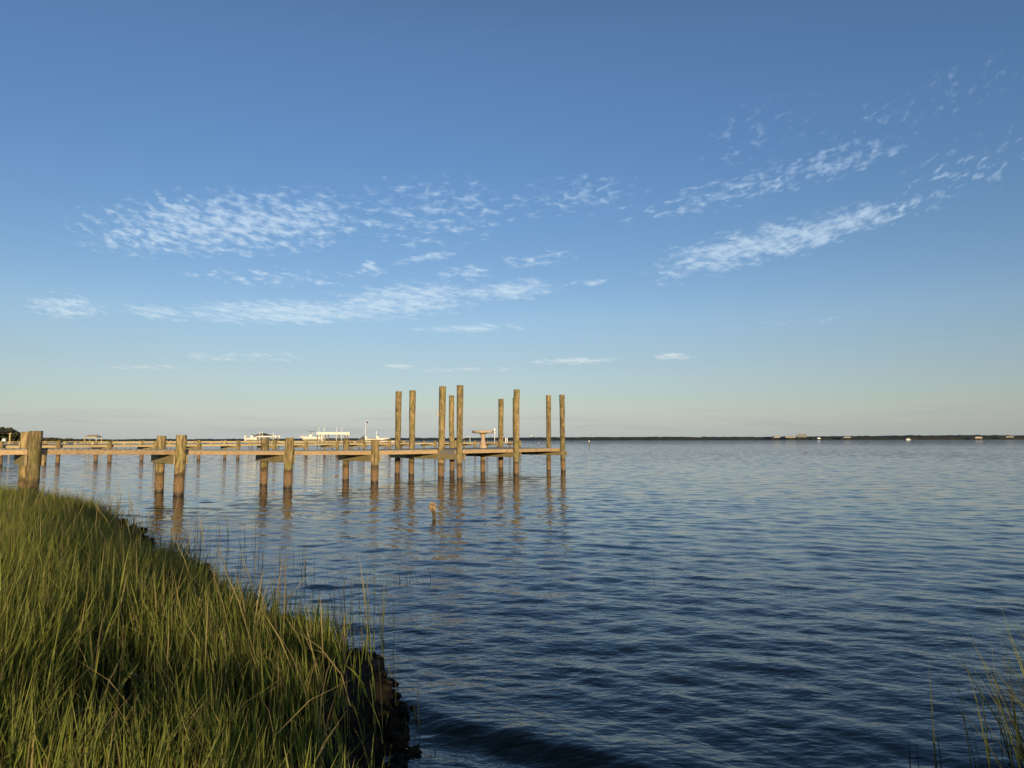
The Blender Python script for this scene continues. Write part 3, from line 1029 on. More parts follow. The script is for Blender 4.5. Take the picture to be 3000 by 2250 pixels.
# ------------------------------------------------------------------ second dock behind
zB = lambda px: 126568.0 / (2700.0 - px)
Bpx = [-190, 3, 172, 322, 456, 583, 698, 804, 897, 988, 1067, 1141, 1210, 1275, 1335, 1392, 1458, 1523]
B = []
for px in Bpx:
    Z = zB(px)
    d = ray(px, 1300)
    B.append(Vector((d.x / d.y * Z, Z, 0)))
dock2 = empty('long_dock', B[8], 'long sunlit yellow wooden dock with low handrail running behind the nearer dock', 'dock')
ud2 = (B[-1] - B[1]).normalized()
bd2 = Vector((-ud2.y, ud2.x, 0))
RT2, RB2, RL2 = 1.285, 1.125, 1.535
g_ = random.Random(3)
for i, b_ in enumerate(B):
    tp = 1.60 + g_.uniform(-.04, .05) if i < 12 else 1.52 + g_.uniform(-.03, .05)
    MB().tube([b_ + Vector((g_.uniform(-.03, .03), 0, -.5)), b_ + Vector((0, 0, .7)), b_ + Vector((0, 0, tp))], [.14, .14, .145], 14).build('piling', 'piling_wood', dock2, smooth=False)
    b2 = b_ + bd2 * 1.75
    MB().tube([b2 + Vector((0, 0, -.5)), b2 + Vector((0, 0, .7)), b2 + Vector((0, 0, tp - .02))], [.13, .13, .135], 14).build('piling', 'piling_wood', dock2)
    for sg in (-1, 1):
        o_ = b_ + ud2 * sg * .17 + Vector((0, 0, RB2 - .12))
        MB().quad_prism(o_ - bd2 * .15, o_ + bd2 * 2.1, .05, .23).build('cap_beam', 'cap_lumber', dock2)
    if i + 1 < len(B):
        c = B[i + 1]
        m_ = 'new_lumber' if i >= 15 else 'pale_lumber'
        for q in (.17, 1.58):
            e = ud2 * .004
            MB().quad_prism(b_ + e + bd2 * q + Vector((0, 0, (RT2 + RB2) / 2)), c - e + bd2 * q + Vector((0, 0, (RT2 + RB2) / 2)), .045, RT2 - RB2).build('rim_board', m_, dock2)
        # deck: boards too fine to pick apart from here
        mb = MB()
        L = (c - b_).length
        n = int(L / .15)
        for j in range(n):
            p_ = b_.lerp(c, (j + .5) / n)
            mb.quad_prism(p_ + bd2 * .2 + Vector((0, 0, RT2 + .016)), p_ + bd2 * 1.55 + Vector((0, 0, RT2 + .016)), .14, .03)
        o = mb.build('deck_boards', 'grey_deck', dock2)
        o['kind'] = 'stuff'
        if i < 12:
            for q in (.17, 1.58):
                MB().quad_prism(b_ + bd2 * q + Vector((0, 0, RL2)), c + bd2 * q + Vector((0, 0, RL2)), .10, .05).build('handrail', 'pale_lumber', dock2)
                for j in (1, 2):
                    p_ = b_.lerp(c, j / 3)
                    MB().quad_prism(p_ + bd2 * q + Vector((0, 0, RT2 + .03)), p_ + bd2 * q + Vector((0, 0, RL2 - .025)), .09, .09, up=ud2).build('rail_post', 'pale_lumber', dock2)
            MB().quad_prism(b_ + bd2 * 1.58 + Vector((0, 0, RT2 + .115)), c + bd2 * 1.58 + Vector((0, 0, RT2 + .115)), .04, .06).build('lower_rail', 'pale_lumber', dock2)

# davit, posts and odds on the second dock's end
dk = lambda px, q: B[1] + ud2 * ((zB(px) - B[1].y) / ud2.y) + bd2 * q
a = dk(1384, .4)
dv = empty('davit', a + Vector((0, 0, RT2 + .03)), 'white pipe davit with a grey arm bending down on the long dock', 'davit')
s_ = a.y / FPX
MB().tube([a + Vector((0, 0, RT2 + .03)), a + Vector((0, 0, RT2 + 13 * s_))], .035, 10).build('post', 'white_paint', dv)
MB().tube([a + Vector((0, 0, RT2 + 13 * s_)), a + Vector((-1.5 * s_, 0, RT2 + 17 * s_)), a + Vector((-4 * s_, 0, RT2 + 19.5 * s_)), a + Vector((-8 * s_, 0, RT2 + 18 * s_)), a + Vector((-22 * s_, 0, RT2 + 10 * s_))], .03, 8).build('arm', 'aluminium', dv)
for i, (px, y0, lab) in enumerate(((1490, 1283, 'left of two short white posts at the end of the long dock'), (1494.5, 1283, 'right of two short white posts at the end of the long dock'))):
    a = dk(px, .5)
    z1 = zat(px, y0, a.y)
    po = empty('dock_post', a + Vector((0, 0, RT2 + .03)), lab, 'post', 'short white posts on the long dock')
    MB().quad_prism(a + Vector((0, 0, RT2 + .03)), a + Vector((0, 0, z1)), .11, .11, up=(0, 1, 0)).build('post', 'white_paint', po)
    MB().box(a + Vector((0, 0, z1 + .015)), (.14, .14, .03)).build('post_cap', 'white_paint', po)
a = dk(1458, .5)
lp = empty('light_post', a + Vector((0, 0, RT2 + .03)), 'thin white post with a small box on top near the end of the long dock', 'post')
MB().tube([a + Vector((0, 0, RT2 + .03)), a + Vector((0, 0, zat(1458, 1256, a.y)))], .035, 8).build('pole', 'white_paint', lp)
MB().box(a + Vector((0, 0, zat(1458, 1258, a.y))), (.16, .12, .30)).build('box', 'white_paint', lp)
MB().box(a + Vector((0, 0, zat(1458, 1266, a.y))), (.26, .06, .05)).build('bracket', 'white_paint', lp)

# ------------------------------------------------------------------ third dock with boat lifts
ZC = 205.0


def gp(px, Z=ZC):
    d = ray(px, 1291)
    return Vector((d.x / d.y * Z, Z, 0))


dock3 = empty('far_dock', gp(700), 'far wooden dock carrying the boat lifts and the hip roofed shelter', 'dock')
pxs = [250, 330, 410, 490, 570, 650, 730, 810, 890, 970, 1050, 1130, 1160]
for i, px in enumerate(pxs):
    a = gp(px)
    for q in (0, 2.2):
        MB().tube([a + Vector((0, q, -.5)), a + Vector((0, q, 1.75))], .15, 8).build('piling', 'piling_wood', dock3)
    MB().quad_prism(a + Vector((-.2, -.3, .98)), a + Vector((-.2, 2.5, .98)), .06, .25).build('cap_beam', 'cap_lumber', dock3)
    if i + 1 < len(pxs):
        c = gp(pxs[i + 1])
        for q in (.2, 2.0):
            MB().quad_prism(a + Vector((0, q, 1.20)), c + Vector((0, q, 1.20)), .05, .2).build('rim_board', 'pale_lumber', dock3)
        o = MB().quad_prism(a + Vector((0, 1.1, 1.32)), c + Vector((0, 1.1, 1.32)), 1.8, .04).build('deck_boards', 'grey_deck', dock3)


def P3(px, py, Z):
    return at_depth(px, py, Z)


def lift(px0, px1, y_beam0, y_beam1, pole_px, y_pole, Z, label, group='boat lifts on the far dock', depth=3.2):
    """cradle lift: four piles, two top beams, guide poles"""
    c = gp((px0 + px1) / 2, Z)
    r_ = empty('boat_lift', c, label, 'boat lift', group)
    zt, zb_ = P3(px0, y_beam0, Z).z, P3(px0, y_beam1, Z).z
    for q in (0, depth):
        a, b_ = gp(px0, Z), gp(px1, Z)
        a.y += q
        b_.y += q
        MB().quad_prism(a + Vector((0, 0, (zt + zb_) / 2)), b_ + Vector((0, 0, (zt + zb_) / 2)), .25, zt - zb_).build('top_beam', 'hull_white', r_)
        MB().box(b_ + Vector((0, 0, (zt + zb_) / 2 - .1)), (.30, .32, (zt - zb_) + .5)).build('motor_box', 'hull_white', r_)
        for u in (.03, .30, .66, .95):
            p_ = a.lerp(b_, u)
            MB().tube([p_ + Vector((0, 0, -.5)), p_ + Vector((0, 0, zb_))], .14, 8).build('piling', 'piling_wood', r_)
    for px in pole_px:
        a = gp(px, Z)
        a.y -= .3
        MB().tube([a + Vector((0, 0, 1.1)), a + Vector((0, 0, P3(px, y_pole, Z).z))], .07, 8).build('guide_pole', 'white_paint', r_)
    a, b_ = gp(px0, Z), gp(px1, Z)
    for u in (.32, .70):
        p_ = a.lerp(b_, u)
        MB().quad_prism(p_ + Vector((0, 0, 1.75)), p_ + Vector((0, depth, 1.75)), .12, .18).build('cradle_beam', 'dark_metal', r_)
    MB().quad_prism(a.lerp(b_, .1) + Vector((0, depth * .5, 1.95)), a.lerp(b_, .95) + Vector((0, depth * .5, 1.95)), .4, .16).build('bunk', 'dark_metal', r_)
    return r_


lift(927, 1015, 1266.5, 1273, (934.6, 950, 986, 1001.5), 1252, ZC - 4, 'white boat lift with four tall guide poles beside the bow left boat')
lift(752, 808, 1277, 1280, (762, 769, 801), 1264, ZC - 3, 'white boat lift with three guide poles in front of the hip roofed shelter')


def boat(px_bow, px_stern, y_gun, y_keel, Z, label, flip=False, group='white boats on lifts', top=True):
    """centre console boat seen from the side; bow at px_bow"""
    s = Z / FPX
    L = abs(px_stern - px_bow) * s
    sgn = 1 if px_stern > px_bow else -1
    bow = P3(px_bow, y_gun, Z)
    zk, zg = P3(px_bow, y_keel, Z).z, bow.z
    H = zg - zk
    r_ = empty('motor_boat', Vector((bow.x + sgn * L / 2, Z, zk)), label, 'boat', group)
    W_ = L * .30
    n = 13
    v, f = [], []
    for i in range(n):
        u = i / (n - 1)
        half = W_ / 2 * min(1, (u / .45)) ** .55 if u > 0 else .02
        keel = zk + H * (max(0, 1 - u / .22) ** 1.6) * .92
        gun = zg - H * .22 * min(1, u / .55)
        ch = keel + (gun - keel) * .42
        x = bow.x + sgn * (u * L + (0 if u > .3 else 0))
        for (yy, z) in ((-half, gun), (-half * .90, ch), (0, keel), (half * .90, ch), (half, gun), (half * .86, gun + .02), (0, gun - .05), (-half * .86, gun + .02)):
            v.append((x, Z + yy, z))
    for i in range(n - 1):
        for k in range(8):
            f.append([i * 8 + k, i * 8 + (k + 1) % 8, i * 8 + 8 + (k + 1) % 8, i * 8 + 8 + k])
    f.append(list(range(8)))
    f.append([(n - 1) * 8 + k for k in range(8)][::-1])
    MB().poly(v, f).build('hull', 'hull_white', r_)
    zc = zg - H * .2
    cx = bow.x + sgn * L * .52
    con = MB()
    con.poly([(cx - sgn * .5, Z - .45, zc), (cx + sgn * .45, Z - .45, zc), (cx + sgn * .35, Z - .45, zc + .75), (cx - sgn * .15, Z - .45, zc + .75),
              (cx - sgn * .5, Z + .45, zc), (cx + sgn * .45, Z + .45, zc), (cx + sgn * .35, Z + .45, zc + .75), (cx - sgn * .15, Z + .45, zc + .75)],
             [(0, 1, 2, 3), (7, 6, 5, 4), (0, 4, 5, 1), (1, 5, 6, 2), (2, 6, 7, 3), (3, 7, 4, 0)])
    con.build('console', 'hull_white', r_)
    MB().poly([(cx - sgn * .17, Z - .42, zc + .76), (cx - sgn * .17, Z + .42, zc + .76), (cx + sgn * .02, Z + .38, zc + 1.12), (cx + sgn * .02, Z - .38, zc + 1.12), (cx - sgn * .14, Z - .42, zc + .76), (cx - sgn * .14, Z + .42, zc + .76), (cx + sgn * .05, Z + .38, zc + 1.12), (cx + sgn * .05, Z - .38, zc + 1.12)],
              [(0, 1, 2, 3), (7, 6, 5, 4), (0, 3, 7, 4), (1, 5, 6, 2), (3, 2, 6, 7), (0, 4, 5, 1)]).build('windshield', 'glass_dark', r_)
    MB().tube([(bow.x + sgn * L * .10, Z - W_ * .20, zg + .05), (bow.x + sgn * L * .12, Z - W_ * .25, zg + .34), (bow.x + sgn * L * .40, Z - W_ * .42, zg + .30), (bow.x + sgn * L * .42, Z - W_ * .42, zg - .1)], .03, 6).build('bow_rail', 'aluminium', r_)
    if top:
        for (ex, ey) in ((-.3, -.6), (-.3, .6), (.6, -.6), (.6, .6)):
            MB().tube([(cx + sgn * ex, Z + ey, zc), (cx + sgn * ex * .9, Z + ey, zc + 1.45)], .03, 6).build('top_leg', 'aluminium', r_)
        MB().box((cx + sgn * .15, Z, zc + 1.5), (1.7, 1.5, .09)).build('hard_top', 'canvas', r_, bevel=.03)
    sx = bow.x + sgn * (L + .22)
    for q in (-.35, .35):
        m = MB()
        m.poly([(sx - .22, Z + q - .2, zc + .1), (sx + .3, Z + q - .2, zc + .1), (sx + .22, Z + q - .17, zc + .62), (sx - .2, Z + q - .17, zc + .62), (sx - .22, Z + q + .2, zc + .1), (sx + .3, Z + q + .2, zc + .1), (sx + .22, Z + q + .17, zc + .62), (sx - .2, Z + q + .17, zc + .62)],
               [(0, 1, 2, 3), (7, 6, 5, 4), (0, 4, 5, 1), (1, 5, 6, 2), (2, 6, 7, 3), (3, 7, 4, 0)])
        m.quad_prism((sx, Z + q, zc + .12), (sx + sgn * .05, Z + q, zk - .1), .16, .26, up=(1, 0, 0))
        m.build('outboard_engine', 'white_paint', r_)
    return r_


boat(877.5, 941, 1276.8, 1290.5, ZC - 2.3, 'white centre console boat on a lift, its bow pointing left')
boat(759, 722, 1281, 1290.5, ZC - 1.4, 'white boat on a lift by the hip roofed shelter, engines to the left', top=False)
boat(1143, 1075, 1283, 1291, ZC - 2, 'low white skiff on a lift beside the flag pole', top=False)
lift(1066, 1150, 1292.2, 1294.2, (1103.2,), 1261.5, ZC - 4, 'low boat lift with a single white guide pole right of the flag pole')


def hip_roof(r_, x0, x1, y0, y1, ze, zp, mat, name='roof', ridge=.25):
    cx, cyy = (x0 + x1) / 2, (y0 + y1) / 2
    rx = (x1 - x0) * ridge / 2
    v = [(x0, y0, ze), (x1, y0, ze), (x1, y1, ze), (x0, y1, ze), (cx - rx, cyy, zp), (cx + rx, cyy, zp), (x0, y0, ze - .12), (x1, y0, ze - .12), (x1, y1, ze - .12), (x0, y1, ze - .12)]
    f = [(0, 1, 5, 4), (1, 2, 5), (2, 3, 4, 5), (3, 0, 4), (6, 7, 1, 0), (7, 8, 2, 1), (8, 9, 3, 2), (9, 6, 0, 3), (9, 8, 7, 6)]
    return MB().poly(v, f).build(name, mat, r_)


def shelter(px0, px1, y_peak, y_eave, y_fasc, Z, label, roof_mat, depth, post_mat='pale_lumber', ridge=.25, name='dock_shelter', group='roofed dock shelters', inset=.35):
    a, b_ = gp(px0, Z), gp(px1, Z)
    r_ = empty(name, (a + b_) / 2 + Vector((0, depth / 2, 0)), label, 'shelter', group)
    zp, ze, zf = P3(px0, y_peak, Z).z, P3(px0, y_eave, Z).z, P3(px0, y_fasc, Z).z
    hip_roof(r_, a.x, b_.x, Z, Z + depth, ze, zp, roof_mat, ridge=ridge)
    for q in (.25, depth - .25):
        MB().quad_prism((a.x + .1, Z + q, (ze - .125 + zf) / 2), (b_.x - .1, Z + q, (ze - .125 + zf) / 2), .12, max(.1, ze - .125 - zf)).build('fascia_beam', post_mat, r_)
        for x in (a.x + inset, b_.x - inset):
            MB().quad_prism((x, Z + q, -.4), (x, Z + q, zf), .2, .2, up=(0, 1, 0)).build('post', post_mat, r_)
    MB().box(((a.x + b_.x) / 2, Z + depth / 2, 1.25), (b_.x - a.x, depth, .16)).build('platform', 'grey_deck', r_)
    return r_


shelter(736, 788, 1268.8, 1277, 1279.5, ZC + 3, 'dark brown hip roofed shelter on the far dock behind a boat lift', 'brown_shingle', 5.0, 'hull_white', .12)
shelter(244, 283, 1273.8, 1279.5, 1281.5, 340, 'small tan roofed shelter standing alone on posts left of the boats', 'tan_shingle', 5.0, 'pale_lumber', .6)
shelter(-190, -34, 1249, 1264.5, 1270.5, 125, 'dark roofed boathouse with a pale fascia at the left edge', 'brown_shingle', 6.0, 'pale_lumber', .5, inset=.3)
c = at_depth(12, 1286, 126.5)
cb = empty('cooler', c - Vector((0, 0, c.z - 1.34)), 'pale rounded box on the platform of the left edge boathouse', 'box')
MB().lathe([(.30, 0), (.32, .3), (.30, .55), (.2, .72), (.05, .76)], (c.x, c.y, 1.335), 16).build('body', 'cooler_white', cb, smooth=True)
MB().lathe([(.33, 0), (.33, .05)], (c.x, c.y, 1.335 + .34), 16).build('rim', 'white_paint', cb)
MB().tube([(c.x + .9, c.y, -.5), (c.x + .9, c.y, 1.2)], .4, 10)

# flag pole
a = gp(1070, ZC - 6)
fp_ = empty('flag_pole', a, 'tall thin white flag pole with a small dark flag', 'flag pole')
zt = P3(1070, 1234, ZC - 6).z
MB().tube([a + Vector((0, 0, -.5)), a + Vector((0, 0, zt * .5)), a + Vector((.1, 0, zt))], [.09, .07, .05], 8).build('pole', 'white_paint', fp_)
vv, ff = [], []
for i in range(6):
    for j in range(4):
        vv.append((a.x + .15 + i * .11, a.y + .05 * math.sin(i * 1.5), zt - .06 - j * .13 - i * .025 + .03 * math.sin(i)))
for i in range(5):
    for j in range(3):
        ff.append([i * 4 + j, i * 4 + j + 1, i * 4 + j + 5, i * 4 + j + 4])
fl = MB().poly(vv, ff).build('flag', 'flag_cloth', fp_)
so_ = fl.modifiers.new('thickness', 'SOLIDIFY')
so_.thickness = .02
MB().tube([a + Vector((0, 0, P3(1070, 1262, ZC - 6).z)), a + Vector((-.25, 0, P3(1070, 1260, ZC - 6).z))], .08, 8).build('lamp', 'white_paint', fp_)

# covered sail heap beside the flag pole
a = gp(1058, ZC - 1)
tn = empty('canvas_cover', a + Vector((0, 0, 1.34)), 'dark brown canvas cover sloping up towards the flag pole', 'cover')
x0, x1 = gp(1046, ZC - 1).x, gp(1069, ZC - 1).x
z0, z1 = 1.34, P3(1060, 1275, ZC - 1).z
MB().poly([(x0, a.y - .9, z0), (x1, a.y - .9, z0), (x1, a.y + .9, z0), (x0, a.y + .9, z0), (x1 - .3, a.y, z1), (x0 + .7, a.y, z0 + .35)], [(3, 2, 1, 0), (0, 1, 4, 5), (1, 2, 4), (2, 3, 5, 4), (3, 0, 5)]).build('cover', 'canvas', tn)
MB().tube([(x1 - .3, a.y, z1), (x0 + .3, a.y - .4, z0 + .1)], .04, 6).build('rope', 'pale_lumber', tn)


# channel stakes in the open water
def stake(px, y0, y1, label, wpx):
    b_ = at(px, y1)
    s_ = b_.y / FPX
    r_ = empty('channel_stake', b_, label, 'stake', 'thin stakes in open water')
    zt = zat(px, y0, b_.y)
    MB().tube([b_ + Vector((0, 0, -.5)), b_ + Vector((.02, 0, zt * .5)), b_ + Vector((-.03, 0, zt))], [wpx * s_ * .45] * 3, 8).build('pole', 'driftwood', r_)
    MB().tube([b_ + Vector((-.05, -.02, zt * .72)), b_ + Vector((-.06, -.02, zt * .98))], [wpx * s_ * .55, wpx * s_ * .5], 8).build('marker_band', 'white_paint', r_)


stake(1726.5, 1290.5, 1307.5, 'thin dark stake with a pale top standing in open water right of the dock', 2.6)
stake(1578, 1296.5, 1305, 'tiny stake in the water seen between the last pilings of the dock', 2.0)

# ------------------------------------------------------------------ oyster crusted stub in the water
ob = at(1271, 1520)
osb = empty('oyster_stump', ob, 'short bent stump with a tan oyster cluster on top, standing in the water', 'stump')
s_ = ob.y / FPX
pp = lambda px, py: at_depth(px, py, ob.y)
MB().tube([ob + Vector((.02, 0, -.4)), pp(1272, 1510), pp(1270, 1501), pp(1267, 1488)], [5.2 * s_, 5.0 * s_, 5.5 * s_, 6 * s_], 10).build('stalk', 'driftwood', osb, smooth=True)
rr = random.Random(8)
cc0 = pp(1267, 1486)
for i in range(60):
    th, ph = rr.uniform(0, 2 * math.pi), rr.uniform(-.6, 1.2)
    d = Vector((math.cos(th) * math.cos(ph), math.sin(th) * math.cos(ph), math.sin(ph)))
    c = cc0 + Vector((d.x * 8.5, d.y * 8.5, d.z * 14 - 1)) * s_
    ax = (d * .45 + Vector((rr.gauss(0, .35), rr.gauss(0, .35), rr.gauss(.8, .35)))).normalized()
    sd_ = ax.cross(Vector((rr.gauss(0, 1), rr.gauss(0, 1), rr.gauss(0, 1)))).normalized()
    up = ax.cross(sd_)
    L, w_, t_ = rr.uniform(7, 11) * s_, rr.uniform(4, 6) * s_, 1.5 * s_
    v = [c - ax * L * .5, c + sd_ * w_ * .6 - ax * L * .1, c + sd_ * w_ * .5 + ax * L * .35, c + ax * L * .55, c - sd_ * w_ * .5 + ax * L * .35, c - sd_ * w_ * .6 - ax * L * .1, c + up * t_, c - up * t_ * .6]
    f = [(k, (k + 1) % 6, 6) for k in range(6)] + [((k + 1) % 6, k, 7) for k in range(6)]
    MB().poly(v, f).build('shell', 'shell', osb)


# ------------------------------------------------------------------ woods and far shore
def leaf_cloud(name, centres, radii, per, size, base_cols, seed, mat='foliage', parent=None):
    """many small leaf clump faces filling rounded crowns"""
    g_ = np.random.default_rng(seed)
    n = len(centres) * per
    ci = np.repeat(np.arange(len(centres)), per)
    d = g_.normal(size=(n, 3))
    d /= np.linalg.norm(d, axis=1)[:, None]
    rr_ = g_.uniform(.55, 1.02, n)[:, None]
    c = centres[ci] + d * rr_ * radii[ci]
    s = size * g_.uniform(.6, 1.4, n)[:, None]
    nrm_ = d + g_.normal(0, .5, (n, 3))
    nrm_ /= np.linalg.norm(nrm_, axis=1)[:, None]
    t1 = np.cross(nrm_, g_.normal(size=(n, 3)))
    t1 /= np.linalg.norm(t1, axis=1)[:, None]
    t2 = np.cross(nrm_, t1)
    V = np.stack((c - t1 * s, c - t2 * s * .7, c + t1 * s, c + t2 * s * .7), 1)
    F = np.arange(n * 4).reshape(n, 4)
    o = np_mesh(name, V.reshape(-1, 3), F, mat, smooth=False, parent=parent)
    bc = np.array(base_cols)
    tone = bc[g_.integers(0, len(bc), n)] * g_.uniform(.7, 1.25, (n, 1))
    set_tone(o, np.repeat(tone, 4, axis=0))
    return o


GREENS = [(.055, .070, .022), (.075, .075, .028), (.045, .060, .020), (.090, .075, .035)]
# wooded point at the far left
g = np.random.default_rng(17)
cs, rs = [], []
ZL = 420.0
prof = [(-160, 1246), (-60, 1247), (0, 1251), (14, 1251.5), (30, 1255), (45, 1262), (58, 1270), (66, 1277), (72, 1284)]
for _ in range(420):
    px = g.uniform(-160, 74)
    yt = np.interp(px, [q[0] for q in prof], [q[1] for q in prof])
    Z = ZL + g.uniform(0, 50)
    top = zat(px, yt, Z)
    z = g.uniform(.15, 1.0) * max(top - 1.0, .3)
    r_ = g.uniform(1.0, 1.9)
    d = ray(px, 1290)
    cs.append((d.x / d.y * Z, Z, min(z, top - r_ * .7)))
    rs.append((r_ * 1.25, r_ * 1.1, r_))
for _ in range(420):
    px = g.uniform(70, 330)
    yt = np.interp(px, [70, 110, 150, 200, 240, 330], [1279, 1281, 1281.5, 1284, 1287.5, 1288.5])
    Z = 900 + g.uniform(0, 80)
    top = zat(px, yt + g.uniform(-.8, .8), Z)
    z = g.uniform(.1, 1.0) * max(top - 1.4, .3)
    r_ = g.uniform(1.3, 2.4)
    d = ray(px, 1290)
    cs.append((d.x / d.y * Z, Z, z))
    rs.append((r_ * 1.5, r_ * 1.2, r_))
o = leaf_cloud('shore_woods', np.array(cs), np.array(rs), 60, .62, GREENS, 4)
tag(o, 'dark wooded point of land sloping down at the far left', 'woods', kind='stuff')

# far shore across the sound: a ridge of tree tops
ZF = 2600.0
nX, nY = 1500, 10
fpx = np.linspace(-350, 3350, nX)
ytop = np.interp(fpx, [-350, 800, 1050, 1500, 1700, 2000, 2200, 2450, 2600, 2750, 3000, 3350], [1288.0, 1286.5, 1284.6, 1282.0, 1281.2, 1280.3, 1280.2, 1278.2, 1277.4, 1275.4, 1275.4, 1275.4])
V = np.zeros((nX, nY, 3), dtype=np.float32)
base_h = np.array([zat(float(a_), float(b_), ZF) for a_, b_ in zip(fpx, ytop)])
ddx = np.array([ray(float(a_), 1290).x / ray(float(a_), 1290).y for a_ in fpx])
for j in range(nY):
    u = j / (nY - 1)
    Z = ZF + u * 160
    x = ddx * ZF * (1 + u * .02)
    hh = base_h * np.sin(np.pi * (.0 + u * .93)) ** .45 if j else base_h * 0
    bump = (fbm(x * .05, np.full_like(x, j * 1.7), 9, 4) - .45) * 6.5 + (fbm(x * .012, np.full_like(x, j * .6), 19, 3) - .5) * 4
    V[:, j] = np.stack((x, np.full_like(x, Z) + (fbm(x * .04, np.full_like(x, j * 3.1), 29, 2) - .5) * 12, np.maximum(hh + (bump if j else 0), -.3 if j == 0 else .4)), -1)
idx = np.arange(nX * nY).reshape(nX, nY)
fq = np.stack((idx[:-1, :-1], idx[1:, :-1], idx[1:, 1:], idx[:-1, 1:]), -1).reshape(-1, 4)
o = np_mesh('far_woods', V.reshape(-1, 3), fq, 'foliage', smooth=False)
tn_ = fbm(V[:, :, 0].ravel() * .03, np.tile(np.arange(nY), nX) * 1.3, 3, 4)[:, None]
set_tone(o, np.array((.030, .036, .026)) * (1 - tn_) + np.array((.085, .080, .050)) * tn_)
tag(o, 'thin dark line of woods along the far shore on the horizon', 'woods', kind='stuff')


def house(px0, px1, y_top, y_base, label, wall, roof, Z=2560.0, tower=False, group='pale houses on the far shore', rot=0.0):
    a, b_ = gp(px0, Z), gp(px1, Z)
    zt, zb_ = zat(px0, y_top, Z), max(.3, zat(px0, y_base, Z))
    w_ = b_.x - a.x
    c = (a + b_) / 2
    r_ = empty('apartment_tower' if tower else 'shore_house', Vector((c.x, c.y, zb_)), label, 'building', group)
    dep = w_ * .9 if tower else 9
    h = zt - zb_
    if tower:
        MB().box((c.x, c.y, zb_ + h / 2), (w_, dep, h), rot).build('wall', wall, r_)
        MB().box((c.x, c.y, zt + .4), (w_ + .8, dep + .8, .8), rot).build('roof', roof, r_)
        MB().box((c.x + w_ * .1, c.y, zt + 2.0), (w_ * .3, dep * .3, 2.4), rot).build('stair_head', wall, r_)
    else:
        hw = h * .62
        MB().box((c.x, c.y, zb_ + hw / 2), (w_, dep, hw)).build('wall', wall, r_)
        hip_roof(r_, a.x - .6, b_.x + .6, c.y - dep / 2 - .6, c.y + dep / 2 + .6, zb_ + hw + .13, zt, roof, ridge=.6)
    return r_


house(2335.5, 2348, 1273.6, 1281, 'left of the two apartment towers with a white side on the far shore', 'stucco', 'grey_wall', 2590, True, 'apartment towers on the far shore', R(52))
house(2350.5, 2362.5, 1273.2, 1281, 'right of the two apartment towers with a white side on the far shore', 'stucco', 'grey_wall', 2590, True, 'apartment towers on the far shore', R(52))
for (x0, x1, yt, yb, lab, wm) in ((2266, 2284, 1276.8, 1283, 'long low pale building left of the apartment towers', 'stucco'),
                              (2300, 2330, 1276.8, 1282.5, 'long pale building right beside the left apartment tower', 'stucco'),
                              (2394, 2402, 1281.2, 1285.8, 'small white house at the water right of the apartment towers', 'white_paint'),
                              (2470, 2492, 1278.6, 1283, 'wide pale house among trees on the far shore', 'stucco'),
                              (2855, 2876, 1279.0, 1284.3, 'tan house with a wide front near the right edge of the far shore', 'tan_shingle'),
                              (2945, 2968, 1277.6, 1281.5, 'pale low house farthest right on the far shore', 'stucco')):
    house(x0, x1, yt, yb, lab, wm, 'tan_shingle' if wm != 'white_paint' else 'stucco')
# white ferry like boat crossing
a = at_depth(2654, 1286.5, 1500)
b_ = at_depth(2668, 1286.5, 1500)
fb = empty('cruising_boat', Vector(((a.x + b_.x) / 2, 1500, 0)), 'tiny white boat far out in front of the right shore', 'boat')
L = b_.x - a.x
m_ = [(a.x, 1498.6, .2), (b_.x - .8, 1498.6, .2), (b_.x, 1500, 1.7), (a.x, 1498.3, 1.7), (a.x, 1501.4, .2), (b_.x - .8, 1501.4, .2), (a.x, 1501.7, 1.7)]
MB().poly(m_, [(0, 1, 2, 3), (4, 6, 2, 5), (0, 3, 6, 4), (0, 4, 5, 1), (1, 5, 2), (3, 2, 6)]).build('hull', 'white_paint', fb)
MB().box(((a.x + b_.x) / 2 - .8, 1500, 2.7), (L * .62, 2.4, 2.0)).build('cabin', 'white_paint', fb, bevel=.2)
MB().box(((a.x + b_.x) / 2 - .8, 1498.77, 2.9), (L * .5, .06, .6)).build('window_band', 'glass_dark', fb)

# water tower far behind the opposite shore
c = at_depth(1556, 1276.5, 2750)
wt = empty('water_tower', Vector((c.x, c.y, 0)), 'tiny white water tower above the far woods', 'water tower')
s_ = 2750 / FPX
MB().lathe([(.3, -2.6 * s_), (1.4 * s_, -1.9 * s_), (2.2 * s_, -.4 * s_), (2.2 * s_, .5 * s_), (1.4 * s_, 1.7 * s_), (.2, 2.3 * s_)], c, 20).build('tank', 'white_paint', wt, smooth=True)
MB().tube([(c.x, c.y, 0), (c.x, c.y, c.z - 2 * s_)], .9, 10).build('stem', 'white_paint', wt)


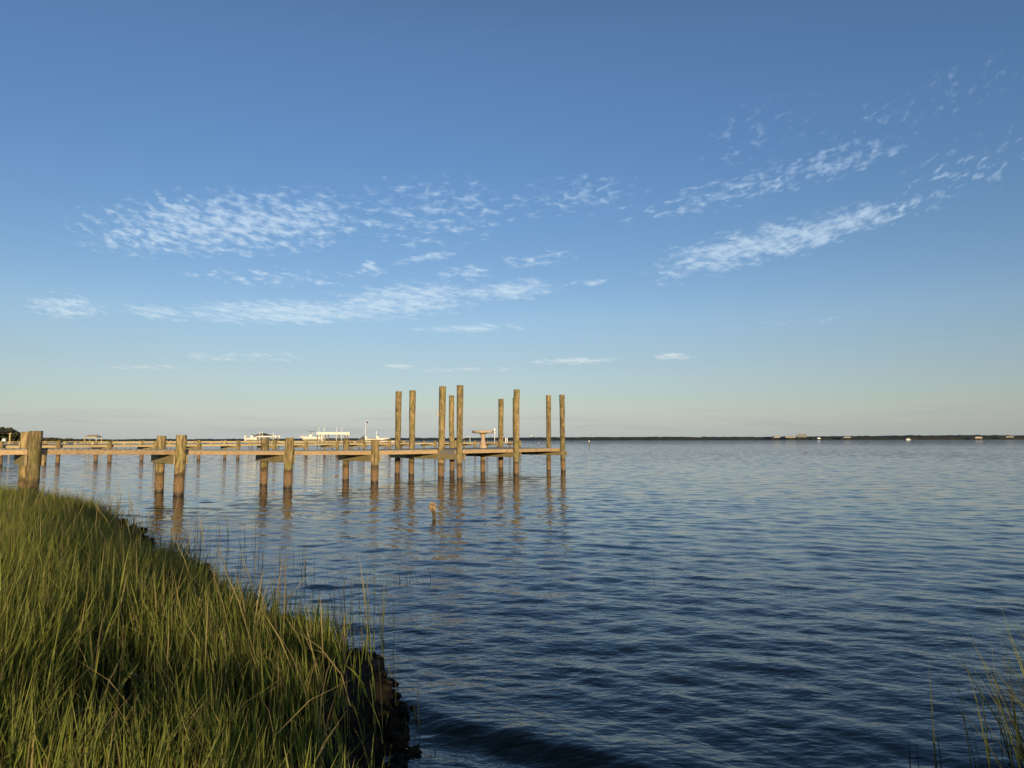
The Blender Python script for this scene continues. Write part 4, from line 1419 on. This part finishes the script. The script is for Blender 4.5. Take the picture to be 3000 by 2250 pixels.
# ------------------------------------------------------------------ trees behind the camera (they shade the near bank)
def tree(loc, h, rad_, seed, label):
    g_ = np.random.default_rng(seed)
    r_ = empty('shore_tree', loc, label, 'tree', 'trees on the bank behind the viewpoint')
    x, y, z = loc
    tk = MB()
    tk.tube([(x, y, z - .2), (x + .1, y, z + h * .3), (x - .1, y + .1, z + h * .6)], [.22, .17, .10], 10)
    for k in range(5):
        an = k * 1.3 + g_.uniform(0, .6)
        tk.tube([(x, y, z + h * (.28 + .05 * k)), (x + math.cos(an) * rad_ * .45, y + math.sin(an) * rad_ * .45, z + h * (.5 + .06 * k)), (x + math.cos(an) * rad_ * .8, y + math.sin(an) * rad_ * .8, z + h * (.58 + .07 * k))], [.09, .06, .03], 7)
    tk.build('trunk', 'driftwood', r_, smooth=True)
    n = 26
    cs_ = np.stack((g_.normal(0, rad_ * .42, n), g_.normal(0, rad_ * .42, n), g_.uniform(h * .30, h * .86, n)), -1)
    rr_ = g_.uniform(.5, .95, (n, 1)) * np.array([[1.1, 1.1, .8]]) * h / 6
    cs_[:, 2] = np.minimum(cs_[:, 2], h - rr_[:, 2])
    o = leaf_cloud('crown', cs_, rr_, 330, .085, GREENS, seed + 1, parent=r_)
    return r_


along_s = Vector((sd.x, sd.y, 0)).normalized()
perp = Vector((-along_s.y, along_s.x, 0))
if perp.x < 0:
    perp = -perp
TREES = [(46, -7.5, 3.6), (45, -4.6, 4.0), (48, -1.6, 4.5), (46, 1.6, 4.5), (49, 5.0, 4.7), (47, 8.5, 4.4), (50, 12, 4.6), (47, -11, 3.5)]
words = ['leftmost', 'second from the left', 'third from the left', 'fourth from the left', 'fifth from the left', 'sixth from the left', 'rightmost', 'lowest and most outlying']
for i, (dd, q, h) in enumerate(TREES):
    l_ = along_s * dd + perp * q
    zb_, _ = bank_z(np.array([l_.x]), np.array([l_.y]))
    tree((l_.x, l_.y, float(zb_[0])), h, 2.3, 200 + i, 'bushy evergreen tree behind the viewpoint, ' + words[i] + ' of its row')
